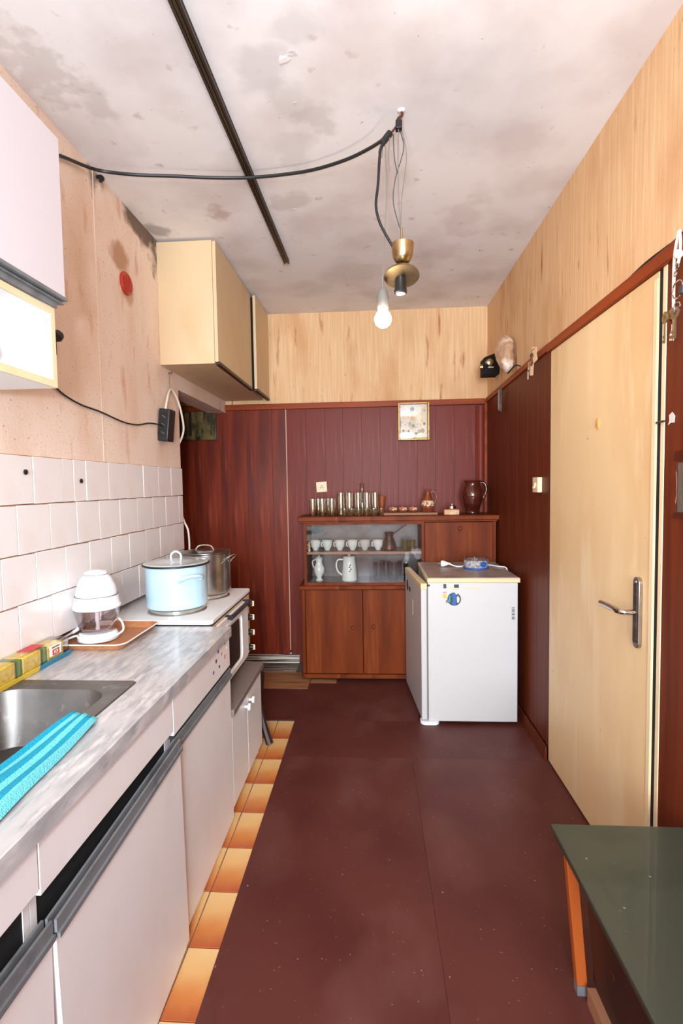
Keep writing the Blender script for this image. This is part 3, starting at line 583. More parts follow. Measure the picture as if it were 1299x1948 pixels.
# ------------------------------------------------------------------ cooker on its low cabinet
lc = thing('low_cabinet', (-.8, 2.23, 0), 'low white two-door cabinet with grey top carrying the cooker', 'cabinet')
bx('body', -1.12, -.597, 1.96, 2.485, .035, .425, 'white_cab', lc, .001)
bx('top', -1.14, -.566, 1.945, 2.497, .425, .452, 'grey_top', lc, .004)
for k, (a, b) in enumerate(((1.962, 2.205), (2.209, 2.483))):
    dr = bx('door', -.596, -.580, a, b, .038, .420, 'white', lc, .002); ky = 2.17 if k == 0 else 2.245
    G().lathe((0, 0, 0), [(.006, 0), (.006, .012), (.015, .014), (.016, .02), (.014, .025), (.0005, .026)], 16).xf(Matrix.Translation((-.580, ky, .365-k*0)) @ R('Y', math.pi/2)).build('knob', 'white_plastic', dr)
for x in (-1.08, -.61):
    for y in (2.0, 2.45): G().lathe((x, y, 0.0), [(.016, 0), (.02, .03), (.02, .036)], 12).build('foot', 'white', lc)
ck = thing('cooker', (-.9, 2.23, .452), 'white table-top electric cooker with oven and knobs, standing on the low cabinet', 'cooker')
CF = -.645
bx('body', -1.14, CF, 1.945, 2.545, .492, .798, 'cream_cab', ck, .004)
bx('gap_line', -1.13, CF+.003, 1.932, 2.55, .797, .803, 'black', ck)
g = G(); hb = [(x, y) for x, y in rrect(-1.155, CF+.004, 1.93, 2.562, .02, 4)]; g.prism(hb, 'z', .803, .820); g.build('hob_top', 'white', ck, True, .003)
for x in (-1.08, -.70):
    for y in (2.0, 2.49): G().lathe((x, y, .452), [(.014, 0), (.014, .04)], 12).build('foot', 'black', ck)
for (x, y, r) in ((-.852, 2.115, .114), (-.81, 2.385, .098)):
    hp_ = G().lathe((x, y, .8198), [(r+.01, 0), (r+.007, .003), (r, .004), (r, .0155), (r*.96, .0185), (r*.3, .0185), (r*.25, .017), (.0005, .017)], 36).build('hotplate', 'chrome', ck); G().lathe((x, y, .838), [(r*.94, 0), (r*.94, .0012)], 32).build('plate_face', 'black', hp_)
od = G().prism([(y, z) for y, z in rrect(1.975, 2.468, .500, .785, .03)], 'x', CF, CF+.012).build('oven_door', 'white', ck, True, .003)
G().prism([(y, z) for y, z in rrect(1.995, 2.30, .545, .735, .022)], 'x', CF+.011, CF+.0135).build('window_glass', 'black', od)
fr = rrect(1.988, 2.335, .53, .75, .035, 8); G().tube([(CF+.013, y, z) for y, z in fr], .006, 8, False, True).build('raised_frame', 'white', od)
G().tube([(CF+.03, 2.11, .782), (CF+.03, 2.44, .782)], .0095, 8, False).build('handle', 'black_plastic', od); 
for y in (2.125, 2.425): bx('handle_post', CF, CF+.03, y-.01, y+.01, .774, .79, 'black_plastic', od, .003)
for z in (.752, .682, .604, .526):
    kb = G().lathe((0, 0, 0), [(.017, 0), (.017, .008), (.0135, .011), (.0125, .026), (.0005, .027)], 18).xf(Matrix.Translation((CF, 2.508, z)) @ R('Y', math.pi/2)).build('knob', 'black_plastic', ck); bx('grip', CF+.012, CF+.034, 2.504, 2.512, z-.0135, z+.0135, 'cream', kb, .002)
# pots
def arc(c, r, a0, a1, n, ax): return [c+Vector(ax[0])*r*math.cos(a0+(a1-a0)*k/n)+Vector(ax[1])*r*math.sin(a0+(a1-a0)*k/n) for k in range(n+1)]
p1 = thing('cooking_pot', (-.852, 2.115, .8394), 'large pale blue enamel pot with lid on the front hotplate', 'pot')
PX, PY, PZ = -.852, 2.115, .8394
G().lathe((PX, PY, PZ), [(.0005, 0), (.115, 0), (.124, .004), (.128, .014), (.128, .18), (.1265, .181), (.1255, .02), (.0005, .006)], 44).build('body', 'enamel_blue', p1)
G().lathe((PX, PY, PZ), [(.1365, .1785), (.1405, .181), (.1405, .185), (.1365, .1875)], 44).build('rim', 'black', p1)
ld = G().lathe((PX, PY, PZ+.184), [(.0005, .001), (.136, .001), (.136, .004), (.126, .008), (.112, .005), (.07, .014), (.0005, .02)], 44).build('lid', 'enamel_lid', p1)
G().tube([(PX-.022, PY, PZ+.2), (PX-.02, PY, PZ+.222), (PX, PY, PZ+.234), (PX+.02, PY, PZ+.222), (PX+.022, PY, PZ+.2)], .005, 10).build('lid_handle', 'enamel_blue', ld)
for a in (-.75, -.75+math.pi):
    e = Vector((math.cos(a), math.sin(a), 0)); t_ = Vector((-math.sin(a), math.cos(a), 0)); c_ = Vector((PX, PY, PZ+.135))
    G().tube([c_+e*.122+t_*-.05+Vector((0, 0, -.012)), c_+e*.14+t_*-.045, c_+e*.152+t_*-.02+Vector((0, 0, .008)), c_+e*.152+t_*.02+Vector((0, 0, .008)), c_+e*.14+t_*.045, c_+e*.122+t_*.05+Vector((0, 0, -.012))], .0075, 10).build('side_handle', 'enamel_blue', p1)
p2 = thing('cooking_pot', (-.81, 2.385, .8394), 'tall stainless steel pot with lid on the rear hotplate', 'pot')
PX, PY = -.81, 2.385
G().lathe((PX, PY, PZ), [(.0005, 0), (.105, 0), (.112, .005), (.114, .015), (.114, .192), (.117, .195), (.113, .195), (.112, .02), (.0005, .006)], 44).build('body', 'steel', p2)
ld = G().lathe((PX, PY, PZ+.1955), [(.0005, .001), (.118, .001), (.118, .004), (.1, .006), (.06, .012), (.0005, .015)], 44).build('lid', 'steel', p2)
G().tube([(PX-.045, PY-.02, PZ+.207), (PX-.03, PY-.02, PZ+.226), (PX+.0, PY-.02, PZ+.232), (PX+.03, PY-.02, PZ+.226), (PX+.045, PY-.02, PZ+.207)], .004, 8).build('lid_handle', 'chrome', ld)
for a in (-.35, -.35+math.pi):
    e = Vector((math.cos(a), math.sin(a), 0)); t_ = Vector((-math.sin(a), math.cos(a), 0)); c_ = Vector((PX, PY, PZ+.15))
    G().tube([c_+e*.113+t_*-.035, c_+e*.135+t_*-.032+Vector((0, 0, .02)), c_+e*.158+t_*-.02+Vector((0, 0, .035)), c_+e*.158+t_*.02+Vector((0, 0, .035)), c_+e*.135+t_*.032+Vector((0, 0, .02)), c_+e*.113+t_*.035], .0042, 8).build('side_handle', 'chrome', p2)
# stool hidden behind the low cabinet: one splayed leg shows
stl = thing('wooden_stool', (-.72, 2.70, 0), 'dark wooden stool behind the low cabinet, one splayed leg showing', 'stool')
G().lathe((-.722, 2.70, .29), [(.09, 0), (.1, .006), (.1, .018), (.09, .024), (.0005, .024)], 28).build('seat', 'dark_brown', stl)
for sx in (-1, 1):
    for sy in (-1, 1):
        f_ = Vector((-.722+sx*(.17 if sy < 0 else .08), 2.70+sy*(.165 if sy < 0 else .08), 0)); t_ = Vector((-.722+sx*.08, 2.70+sy*.08, .29)); m_ = f_*.62+t_*.38+Vector((-sx*.012, -sy*.012, 0))
        G().tube([f_, m_, t_], lambda t: .02-.004*t, 8).build('leg', 'dark_brown', stl)
# ------------------------------------------------------------------ sideboard
SY = 3.405      # front of the upper part
sb = thing('sideboard', (.16, 3.57, 0), 'old brown wooden sideboard with sliding glass doors, standing at the back wall', 'sideboard')
S = 'side_wood'; SBk = D-.04
bx('top', -.512, .835, 3.375, SBk, 1.104, 1.134, S, sb, .004)
bx('top_moulding', -.49, .824, 3.388, SBk, 1.092, 1.104, S, sb, .003)
for x in (-.475, .80): bx('side_panel', x, x+.02, SY, SBk, .65, 1.092, S, sb, .001)
bx('divider', .326, .346, SY, SBk-.01, .672, 1.092, S, sb, .001)
bx('middle_board', -.512, .835, 3.378, SBk, .636, .662, S, sb, .006)
bx('inner_floor', -.455, .326, SY, SBk-.01, .662, .672, 'side_inner', sb)
bx('back_panel', -.475, .82, SBk-.01, SBk, .05, 1.092, 'side_inner', sb)
bx('bottom_rail', -.455, .326, SY-.006, SY+.006, .662, .682, S, sb, .001); bx('top_rail', -.455, .326, SY-.006, SY+.006, 1.078, 1.092, S, sb, .001)
sh = bx('shelf', -.455, .326, SY+.03, SBk-.012, .876, .890, 'side_inner', sb); bx('shelf_lip', -.455, .326, SY+.018, SY+.03, .874, .8905, 'shelf_edge', sh)
bx('glass_door', -.454, -.03, SY+.010, SY+.013, .682, 1.078, 'pane', sb); bx('glass_door', -.10, .325, SY+.003, SY+.006, .682, 1.078, 'pane', sb)
df = bx('drop_door', .348, .798, SY-.004, SY+.014, .668, 1.088, S, sb, .003)
G().lathe((0, 0, 0), [(.008, 0), (.008, .008), (.0145, .014), (.012, .022), (.0005, .025)], 16).xf(Matrix.Translation((.579, SY-.004, 1.045)) @ R('X', math.pi/2)).build('knob', S, df)
bx('side_panel', -.497, -.470, 3.392, SBk, .05, .636, S, sb, .008); bx('side_panel', .795, .82, 3.392, SBk, .05, .636, S, sb, .004)
for a, b, kx, kz in ((-.468, -.078, -.143, .375), (-.074, .316, -.006, .382), (.320, .793, .4, .38)):
    dr = bx('door', a, b, 3.394, 3.412, .052, .632, S, sb, .002)
    G().lathe((0, 0, 0), [(.008, 0), (.008, .008), (.0145, .014), (.012, .022), (.0005, .025)], 16).xf(Matrix.Translation((kx, 3.394, kz)) @ R('X', math.pi/2)).build('knob', S, dr)
G().prism([(x, y) for x, y in rrect(-.51, .83, 3.378, SBk+.05, .05)][0:0] or [(-.47, 3.378), (.825, 3.378), (.825, SBk), (-.508, SBk), (-.508, 3.42), (-.502, 3.40), (-.49, 3.386)], 'z', .022, .05).build('plinth_moulding', S, sb, True, .004)
bx('plinth', -.44, .80, 3.43, SBk, 0.003, .022, 'dark_brown', sb)
# glassware and crockery on top
TZ = 1.1342
def vessel(name, x, y, z, prof, m, label, cat, group=None, t=.0018, seg=22):
    return tag(G().cup((x, y, z), prof, t, seg).build(name, m, None, origin=(x, y, z)), label, cat, group)
names = ['leftmost', 'second', 'third']
for k, x in enumerate((-.415, -.349, -.282)):
    vessel('drinking_glass', x, 3.47, TZ, [(.022, 0), (.025, .006), (.0265, .06), (.027, .12)], 'smoke_glass', '%s short smoky tumbler in the front row at the left end of the sideboard top' % names[k], 'glass', 'short tumblers on the sideboard')
for k, x in enumerate((-.385, -.315)):
    vessel('drinking_glass', x, 3.545, TZ, [(.022, 0), (.025, .006), (.0265, .06), (.027, .12)], 'smoke_glass', '%s short smoky tumbler in the back row on the sideboard top' % ('left' if k == 0 else 'right'), 'glass', 'short tumblers on the sideboard')
o5 = ['leftmost', 'second', 'middle', 'fourth', 'rightmost']
for k, x in enumerate((-.222, -.163, -.101, -.04, .018)):
    vessel('tall_glass', x, 3.53, TZ, [(.022, 0), (.0265, .004), (.0275, .08), (.028, .158)], 'smoke_glass', '%s of the five tall straight glasses on the sideboard top' % o5[k], 'glass', 'tall glasses on the sideboard')
o6 = ['leftmost', 'second', 'third', 'fourth', 'fifth', 'rightmost']
for k, x in enumerate((-.194, -.146, -.096, -.046, .006, .058)):
    vessel('glass_bowl', x, 3.458, TZ, [(.011, 0), (.013, .004), (.019, .018), (.0225, .035), (.024, .05)], 'smoke_glass', '%s of the six tiny flared glass bowls in front of the tall glasses' % o6[k], 'bowl', 'tiny glass bowls on the sideboard')
b_ = thing('glass_bottle', (-.075, 3.60, TZ), 'slim amber glass bottle behind the tall glasses', 'bottle')
G().cup((-.075, 3.60, TZ), [(.03, 0), (.032, .008), (.032, .11), (.02, .14), (.0125, .155), (.0125, .215), (.017, .222)], .002, 22).build('body', 'smoke_glass', b_)
vessel('clay_beaker', .066, 3.60, TZ, [(.014, 0), (.017, .01), (.021, .07), (.029, .13)], 'clay', 'brown flared beaker behind the rightmost tall glass', 'beaker', None, .003)
tag(G().box(.075, .445, 3.47, 3.62, TZ, TZ+.017).build('wooden_board', 'board_wood', None, True, .004), 'thin wooden board under the clay cups and small jug', 'board')
BZ = TZ+.0172
for k, x in enumerate((.14, .209, .278)):
    t = thing('clay_cup', (x, 3.52, BZ), '%s of the three small brown clay cups with cream pattern on the wooden board' % ('left', 'middle', 'right')[k], 'cup', 'clay cups on the board')
    G().cup((x, 3.52, BZ), [(.02, 0), (.026, .004), (.031, .018), (.0305, .03), (.029, .041)], .003, 24).build('body', 'clay', t)
    G().lathe((x, 3.52, BZ), [(.0309, .016), (.0314, .019), (.0310, .03), (.0302, .034), (.0298, .03), (.0298, .018)], 24).build('painted_band', 'clay_band', t)
j = thing('clay_jug', (.383, 3.53, BZ), 'small brown clay jug with cream painted band on the wooden board', 'jug')
G().cup((.383, 3.53, BZ), [(.03, 0), (.036, .004), (.045, .035), (.043, .06), (.03, .095), (.017, .12), (.015, .138), (.024, .155)], .003, 28).build('body', 'clay', j)
G().lathe((.383, 3.53, BZ), [(.0446, .042), (.0452, .044), (.0452, .05), (.0436, .062), (.0372, .08), (.036, .08), (.042, .06), (.0438, .044)], 28).build('painted_band', 'clay_band', j)
G().tube([(.398, 3.528, BZ+.138), (.425, 3.525, BZ+.14), (.442, 3.522, BZ+.115), (.438, 3.524, BZ+.08), (.424, 3.526, BZ+.055)], .0055, 10).build('handle', 'clay', j)
bxs = thing('small_block', (.535, 3.47, TZ), 'small pale orange block left of the big brown jug', 'block'); bx('body', .484, .586, 3.445, 3.50, TZ, TZ+.036, 'soap', bxs, .006)
lt = thing('metal_pot', (.54, 3.475, TZ+.036), 'tiny shiny metal pot standing on the pale orange block', 'pot'); G().lathe((.54, 3.475, TZ+.0362), [(.02, 0), (.026, .006), (.026, .022), (.018, .028), (.006, .032), (.006, .038), (.0005, .04)], 22).build('body', 'chrome', lt)
bj = thing('clay_jug', (.69, 3.54, TZ), 'big glossy dark brown clay jug at the right end of the sideboard top', 'jug')
G().cup((.69, 3.54, TZ), [(.046, 0), (.05, .006), (.05, .014), (.046, .022), (.06, .07), (.075, .12), (.073, .155), (.058, .185), (.05, .205), (.055, .222), (.063, .232)], .004, 36).build('body', 'clay_dark', bj)
G().tube([(.74, 3.535, TZ+.215), (.772, 3.528, TZ+.21), (.782, 3.527, TZ+.17), (.772, 3.53, TZ+.125), (.755, 3.535, TZ+.1)], .009, 10).build('handle', 'clay_dark', bj)
# behind the glass
SZ = .8903
ordc = ['leftmost', 'second', 'third', 'fourth', 'fifth', 'rightmost']
for k, x in enumerate((-.408, -.324, -.235, -.145, -.059, .034)):
    t = thing('tea_cup', (x, 3.53, SZ), '%s white tea cup on the upper shelf behind the sideboard glass' % ordc[k], 'cup', 'tea cups behind the glass')
    G().cup((x, 3.53, SZ), [(.017, 0), (.018, .006), (.026, .016), (.034, .036), (.036, .06), (.039, .068)], .002, 26).build('body', 'porcelain', t)
    G().tube([(x-.033, 3.525, SZ+.052), (x-.04, 3.52, SZ+.055), (x-.042, 3.52, SZ+.036), (x-.034, 3.525, SZ+.024)], .0035, 8).build('handle', 'porcelain', t)
cz = thing('coffee_pot', (.112, 3.53, SZ), 'dark copper long-handled coffee pot on the upper shelf behind glass', 'coffee pot')
G().cup((.112, 3.53, SZ), [(.047, 0), (.051, .005), (.05, .025), (.04, .06), (.027, .088), (.026, .1), (.034, .122)], .002, 28).build('body', 'copper_dark', cz)
G().tube([(.14, 3.53, SZ+.108), (.18, 3.525, SZ+.14), (.232, 3.52, SZ+.178)], .0045, 8).build('handle', 'copper_dark', cz)
for k, x in enumerate((.222, .274)): vessel('shot_glass', x, 3.52, SZ, [(.017, 0), (.019, .005), (.018, .03), (.0205, .068)], 'green_glass_solid', '%s of the two olive green shot glasses behind the sideboard glass' % ('left', 'right')[k], 'glass', 'green shot glasses', .003)
fg = thing('small_figurine', (-.449, 3.455, SZ), 'tiny cream figurine at the left end of the upper shelf', 'figurine'); G().lathe((-.443, 3.455, SZ), [(.008, 0), (.0095, .006), (.006, .03), (.0085, .042), (.006, .052), (.008, .062), (.0005, .07)], 14).build('body', 'soap', fg)
FZ = .6722
ew = thing('porcelain_ewer', (-.385, 3.53, FZ), 'slim cream porcelain ewer on the lower level behind the sideboard glass', 'ewer')
G().cup((-.385, 3.53, FZ), [(.026, 0), (.028, .006), (.016, .018), (.018, .026), (.036, .06), (.039, .09), (.03, .106), (.022, .125), (.024, .15), (.03, .162)], .0025, 26).build('body', 'porcelain', ew)
G().tube([(-.41, 3.528, FZ+.15), (-.43, 3.524, FZ+.14), (-.428, 3.524, FZ+.11), (-.416, 3.527, FZ+.085)], .0045, 8).build('handle', 'porcelain', ew); G().lathe((-.385, 3.53, FZ), [(.026, .162), (.018, .17), (.006, .174), (.006, .18), (.0005, .183)], 20).build('lid', 'porcelain', ew)
cp_ = thing('coffee_jug', (-.171, 3.53, FZ), 'white porcelain coffee jug with lid and printed flower behind the sideboard glass', 'jug')
G().cup((-.171, 3.53, FZ), [(.05, 0), (.054, .005), (.052, .06), (.046, .13), (.043, .158), (.045, .166)], .003, 32).build('body', 'porcelain', cp_)
G().lathe((-.171, 3.53, FZ), [(.045, .1665), (.04, .174), (.02, .178), (.008, .18), (.009, .19), (.0005, .194)], 28).build('lid', 'porcelain', cp_)
G().tube([(-.214, 3.528, FZ+.15), (-.25, 3.524, FZ+.148), (-.262, 3.522, FZ+.11), (-.25, 3.524, FZ+.065), (-.22, 3.527, FZ+.04)], .0065, 10).build('handle', 'porcelain', cp_)
for k in range(5):
    a = -math.pi/2+.3+random.uniform(-.25, .25); zz = .06+k*.014; rr = .0535-.05*zz
    G().lathe((0, 0, 0), [(.006, 0), (.006, .001)], 8).xf(Matrix.Translation((-.171+rr*math.cos(a), 3.53+rr*math.sin(a), FZ+zz)) @ R('Z', a) @ R('Y', math.pi/2)).build('printed_flower', 'print_dark', cp_)
for k, x in enumerate((.035, .088, .142, .208)): vessel('tumbler', x, 3.50+.065*(k % 2), FZ, [(.027, 0), (.031, .005), (.034, .08), (.037, .132)], 'clear_glass', '%s of the four big clear tumblers on the lower level behind the sideboard glass' % ('leftmost', 'second', 'third', 'rightmost')[k], 'tumbler', 'clear tumblers behind the glass')
# ------------------------------------------------------------------ fridge
fr = thing('fridge', (.54, 3.06, 0), 'white undercounter fridge with its door slightly ajar, in front of the sideboard', 'fridge')
FX0, FX1, FY0, FY1 = .298, .785, 2.772, 3.345
bx('body', FX0, FX1, FY0, FY1, .022, .802, 'fridge_white', fr, .004)
tp = G().box(FX0-.004, FX1+.012, FY0-.006, FY1+.004, .802, .828).build('top', 'yellowed', fr, True, .005)
bx('worktop_surface', FX0+.004, FX1+.006, FY0+.002, FY1-.002, .8275, .8305, 'fridge_top', tp, .001)
mt = about((FX0-.002, FY0, 0), R('Z', math.radians(5.2)))
dr = G().box(FX0-.038, FX0-.006, FY0, FY1-.012, .03, .794).xf(mt).build('door', 'fridge_white', fr, True, .006)
G().box(FX0-.040, FX0-.004, FY0-.001, FY1-.01, .764, .799).xf(mt).build('door_cap', 'yellowed', dr, True, .004)
G().box(FX0-.006, FX0-.001, FY0+.006, FY1-.03, .04, .782).xf(mt).build('door_seal', 'grey_plastic', dr, False)
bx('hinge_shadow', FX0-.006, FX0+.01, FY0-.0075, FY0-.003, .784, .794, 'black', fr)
for (y, z, w_, h_, m) in ((2.80+.35, .69, .05, .03, 'print_dark'), (2.80+.25, .60, .014, .09, 'yellowed')):
    G().box(FX0-.0392, FX0-.0378, y-w_/2, y+w_/2, z-h_/2, z+h_/2).xf(mt).build('door_badge', m, dr, False)
G().lathe((0, 0, 0), [(.035, 0), (.035, .0012), (.027, .0012), (.027, .0008)], 24).xf(mt @ Matrix.Translation((FX0-.038, 3.24, .70)) @ R('Y', -math.pi/2)).build('door_badge', 'print_dark', dr)
G().prism([(x, y) for x, y in rrect(FX0-.045, FX0+.06, FY0-.012, FY0+.06, .03)], 'z', .003, .022).build('hinge_foot', 'white_plastic', fr, True, .003)
for x in (FX0+.08, FX1-.05):
    for y in (FY0+.05, FY1-.05): G().lathe((x, y, .003), [(.018, 0), (.018, .02)], 12).build('foot', 'black_plastic', fr)
FS = FY0-.0005
def flat_y(x0, x1, z0, z1, m, par, y=FS, t=.0008, name='sticker'): return G().box(x0, x1, y-t, y, z0, z1).build(name, m, par, False)
rd = G().lathe((0, 0, 0), [(.037, 0), (.037, .0008)], 28).xf(Matrix.Translation((.441, FS, .712)) @ R('X', math.pi/2)).build('round_sticker', 'print_dark', fr)
G().prism([(-.012, -.034), (.008, -.035), (.014, 0), (.006, .035), (-.014, .033), (-.006, 0)], 'y', FS-.0014, FS-.0007).xf(Matrix.Translation((.441, 0, .712))).build('printed_blue', 'print_blue', rd, False)
G().prism([(-.031, -.014), (-.022, -.018), (-.020, .022), (-.028, .018)], 'y', FS-.0014, FS-.0007).xf(Matrix.Translation((.441, 0, .712))).build('printed_teal', 'print_teal', rd, False)
G().prism([(.016, -.02), (.026, -.018), (.03, .004), (.02, .02), (.014, .008)], 'y', FS-.0014, FS-.0007).xf(Matrix.Translation((.441, 0, .712))).build('printed_white', 'torn_paper', rd, False)
for (x, y, w_, h_, m) in ((846, 1115, .016, .024, 'print_dark'), (868, 1115, .026, .018, 'print_dark'), (846, 1127, .018, .006, 'print_pink'), (846, 1134, .018, .024, 'print_yellow'), (867, 1129, .016, .010, 'print_white'), (867, 1136, .016, .008, 'print_purple'), (851, 1144, .016, .016, 'grey_plastic')):
    p = U(x, y, Y=FY0); flat_y(p.x-w_/2, p.x+w_/2, p.z-h_/2, p.z+h_/2, m, fr)
for k in range(9): flat_y(.752, .768, .60+k*.008, .603+k*.008+.002*(k % 3 == 0), 'print_dark', fr, name='barcode_bar')
for k in range(7): p = U(905+k*2.5, 1118+(k % 3), Y=FY0)
for k, (a, b) in enumerate(((.405, .47), (.50, .545), (.55, .585))): G().prism([(a, .765+.004*k), (b-.01, .763), (b, .772), (b-.02, .776), (a+.01, .775)], 'y', FS-.0003, FS).build('glue_mark', 'yellowed', fr, False)
# on the fridge
p = U(905, 1081, Z=.8307)
gb = thing('storage_bowl', (p.x, p.y, .8307), 'clear lidded glass bowl with blue base and label on the fridge', 'bowl')
G().cup((p.x, p.y, .8307), [(.066, 0), (.069, .004), (.072, .03), (.074, .056)], .003, 36).build('bowl', 'cut_glass', gb)
G().lathe((p.x, p.y, .8307), [(.069, .001), (.0745, .003), (.0745, .009), (.0695, .011)], 36).build('blue_base_ring', 'print_blue', gb)
G().lathe((p.x, p.y, .8307), [(.082, .056), (.084, .06), (.076, .064), (.072, .074), (.05, .08), (.0005, .081)], 36).build('lid', 'clear_glass', gb)
G().lathe((0, 0, 0), [(.022, 0), (.022, .001)], 20, 1, .75).xf(Matrix.Translation((p.x+.03, p.y-.069, .8307+.034)) @ R('Z', .42) @ R('X', math.pi/2)).build('blue_label', 'print_blue', gb)
for k in range(26):
    a = math.pi+math.pi*k/26*1.0+.1; G().lathe((0, 0, 0), [(.004, 0), (.002, .002)], 6).xf(Matrix.Translation((p.x+.0722*math.cos(a), p.y+.0722*math.sin(a), .8307+.022+.02*(k % 3))) @ R('Z', a) @ R('Y', math.pi/2)).build('cut_facet', 'cut_glass', gb)
pg = thing('power_plug', (.42, 3.22, .8307), 'white mains plug with its cable lying on the fridge top', 'plug')
a0 = U(838, 1075, Z=.842)
G().lathe((0, 0, 0), [(.014, 0), (.019, .004), (.019, .02), (.013, .034), (.006, .05), (.0045, .06)], 18).xf(Matrix.Translation((a0.x, a0.y, .8515)) @ R('Z', -.1) @ R('Y', math.pi/2)).build('plug_head', 'white_plastic', pg)
for s_ in (-1, 1): G().tube([(a0.x, a0.y+s_*.009, .8515), (a0.x-.018, a0.y+s_*.009, .8515)], .0024, 8, False).build('pin', 'chrome', pg)
G().tube([(a0.x+.05, a0.y-.005, .8505), (a0.x+.1, a0.y-.01, .835), (a0.x+.16, a0.y+.02, .835), (.62, 3.24, .835), (.70, 3.2, .835), (.765, 3.12, .835), (.797, 3.08, .835), (.806, 3.06, .815)], .004, 8).build('cable', 'white_plastic', pg)
# ------------------------------------------------------------------ back wall hangings
YB = D-.016
pf = thing('framed_print', (.306, YB, 1.666), 'gold framed small floral print hanging on the back wall panelling', 'picture')
a, b, c_, d_ = .191, .419, 1.666, 1.94
YP = D-.034
for q in ((a, a+.014, c_, d_), (b-.014, b, c_, d_), (a+.014, b-.014, c_, c_+.014), (a+.014, b-.014, d_-.014, d_)): bx('frame_bar', q[0], q[1], YP-.012, YP, q[2], q[3], 'gold_frame', pf, .003)
bx('inner_line', a+.014, b-.014, YP-.004, YP-.002, c_+.014, d_-.014, 'black', pf); bx('print', a+.018, b-.018, YP-.006, YP-.004, c_+.018, d_-.018, 'print_art', pf); bx('glass', a+.014, b-.014, YP-.0085, YP-.007, c_+.014, d_-.014, 'pane', pf)
pm = [o for o in pf.children if o.name.startswith('print')][0]
rnd = random.Random(3)
for (fx, fz, r_) in ((.45, .88, .016), (.45, .58, .02), (.12, .62, .013), (.28, .64, .009), (.82, .5, .014), (.9, .42, .012), (.18, .4, .009), (.7, .18, .016), (.82, .2, .018), (.1, .2, .011), (.3, .2, .009), (.6, .12, .012), (.48, .36, .014), (.35, .45, .008), (.85, .8, .007)):
    x = a+.02+fx*(b-a-.04); z = c_+.02+fz*(d_-c_-.04)
    poly = [(x+r_*(.75+.35*rnd.random())*math.cos(t), z+r_*(.75+.35*rnd.random())*math.sin(t)) for t in [k*math.pi/5 for k in range(10)]]
    G().prism(poly, 'y', YP-.0066, YP-.006).build('printed_flower', rnd.choice(['print_dark', 'grey_plastic', 'paper_tag', 'grey_plastic']), pm, False)
fp = thing('forest_painting', (-1.3, YB, 1.70), 'unframed dark forest painting on the alcove part of the back wall', 'painting')
bx('canvas', -1.45, -1.16, D-.036, D-.017, 1.700, 1.912, 'forest_art', fp, .002)
for x_, w_ in ((-1.41, .012), (-1.365, .02), (-1.20, .008)): bx('painted_trunk', x_, x_+w_, D-.0366, D-.036, 1.73, 1.91, 'dark_brown', fp)
G().prism([(-1.27, 1.755), (-1.255, 1.75), (-1.258, 1.775), (-1.265, 1.79), (-1.27, 1.775)], 'y', D-.0368, D-.036).build('painted_figure', 'black', fp, False)
so = thing('wall_switch', (-.377, YB, 1.297), 'small cream square switch plate on the back wall over the glasses', 'switch')
mt = about((-.377, D, 1.335), R('Y', math.radians(-3)))
G().box(-.417, -.338, D-.026, D-.0155, 1.298, 1.374).xf(mt).build('plate', 'cream', so, True, .002)
for q in ((-.377, 1.344), (-.386, 1.33), (-.368, 1.33)): G().lathe((0, 0, 0), [(.004, 0), (.004, .001)], 8).xf(Matrix.Translation((q[0], D-.026, q[1])) @ R('X', math.pi/2)).build('contact_hole', 'dark_metal', so)
# ------------------------------------------------------------------ right wall hangings
XP = XR-.0095
sw = thing('light_switch', (XP, 2.57, 1.297), 'cream light switch on the right wall panelling beside the door', 'switch')
bx('plate', XP-.022, XP, 2.53, 2.61, 1.297, 1.372, 'cream', sw, .002); G().box(XP-.031, XP-.022, 2.557, 2.578, 1.315, 1.345).xf(about((XP-.022, 2.57, 1.33), R('Y', .25))).build('rocker', 'yellowed', sw, True, .002)
th = thing('wall_thermometer', (XR-.02, 3.24, 1.79), 'small worn wooden thermometer strip hanging below the right wall trim', 'thermometer')
G().box(.796, .812, 3.222, 3.258, 1.79, 1.935).build('strip', 'dark_metal', th, True, .002); bx('scale', .7945, .796, 3.226, 3.254, 1.80, 1.925, 'board_wood', th); G().tube([(.793, 3.24, 1.81), (.793, 3.24, 1.92)], .002, 6, False).build('glass_tube', 'chrome', th)
mb = thing('door_bell_box', (.79, 3.46, 2.08), 'dark old electric bell box with brass dome on the right wall near the corner', 'bell')
G().hexa([(.742, 3.40, 2.062), (XR, 3.40, 2.062), (XR, 3.53, 2.062), (.742, 3.53, 2.062)], [(.742, 3.40, 2.17), (XR, 3.40, 2.205), (XR, 3.53, 2.205), (.742, 3.53, 2.17)]).build('housing', 'dark_gap', mb, True, .004)
G().lathe((0, 0, 0), [(.028, 0), (.028, .006), (.02, .02), (.0005, .026)], 20).xf(Matrix.Translation((.775, 3.40, 2.135)) @ R('X', math.pi/2)).build('dome', 'brass', mb)
G().lathe((0, 0, 0), [(.012, 0), (.018, .008), (.016, .026), (.0005, .03)], 16).xf(Matrix.Translation((.742, 3.42, 2.11)) @ R('Y', -math.pi/2)).build('knob', 'brass', mb)
bx('striker', .765, .80, 3.392, 3.398, 2.10, 2.106, 'torn_paper', mb)
wpb = thing('wrapped_bundle', (.80, 3.21, 2.0), 'crumpled plastic wrapped bundle hanging on the right wall by the bell box', 'bundle')
vs = []; fs = []; nu, nv = 20, 12; rb = random.Random(5)
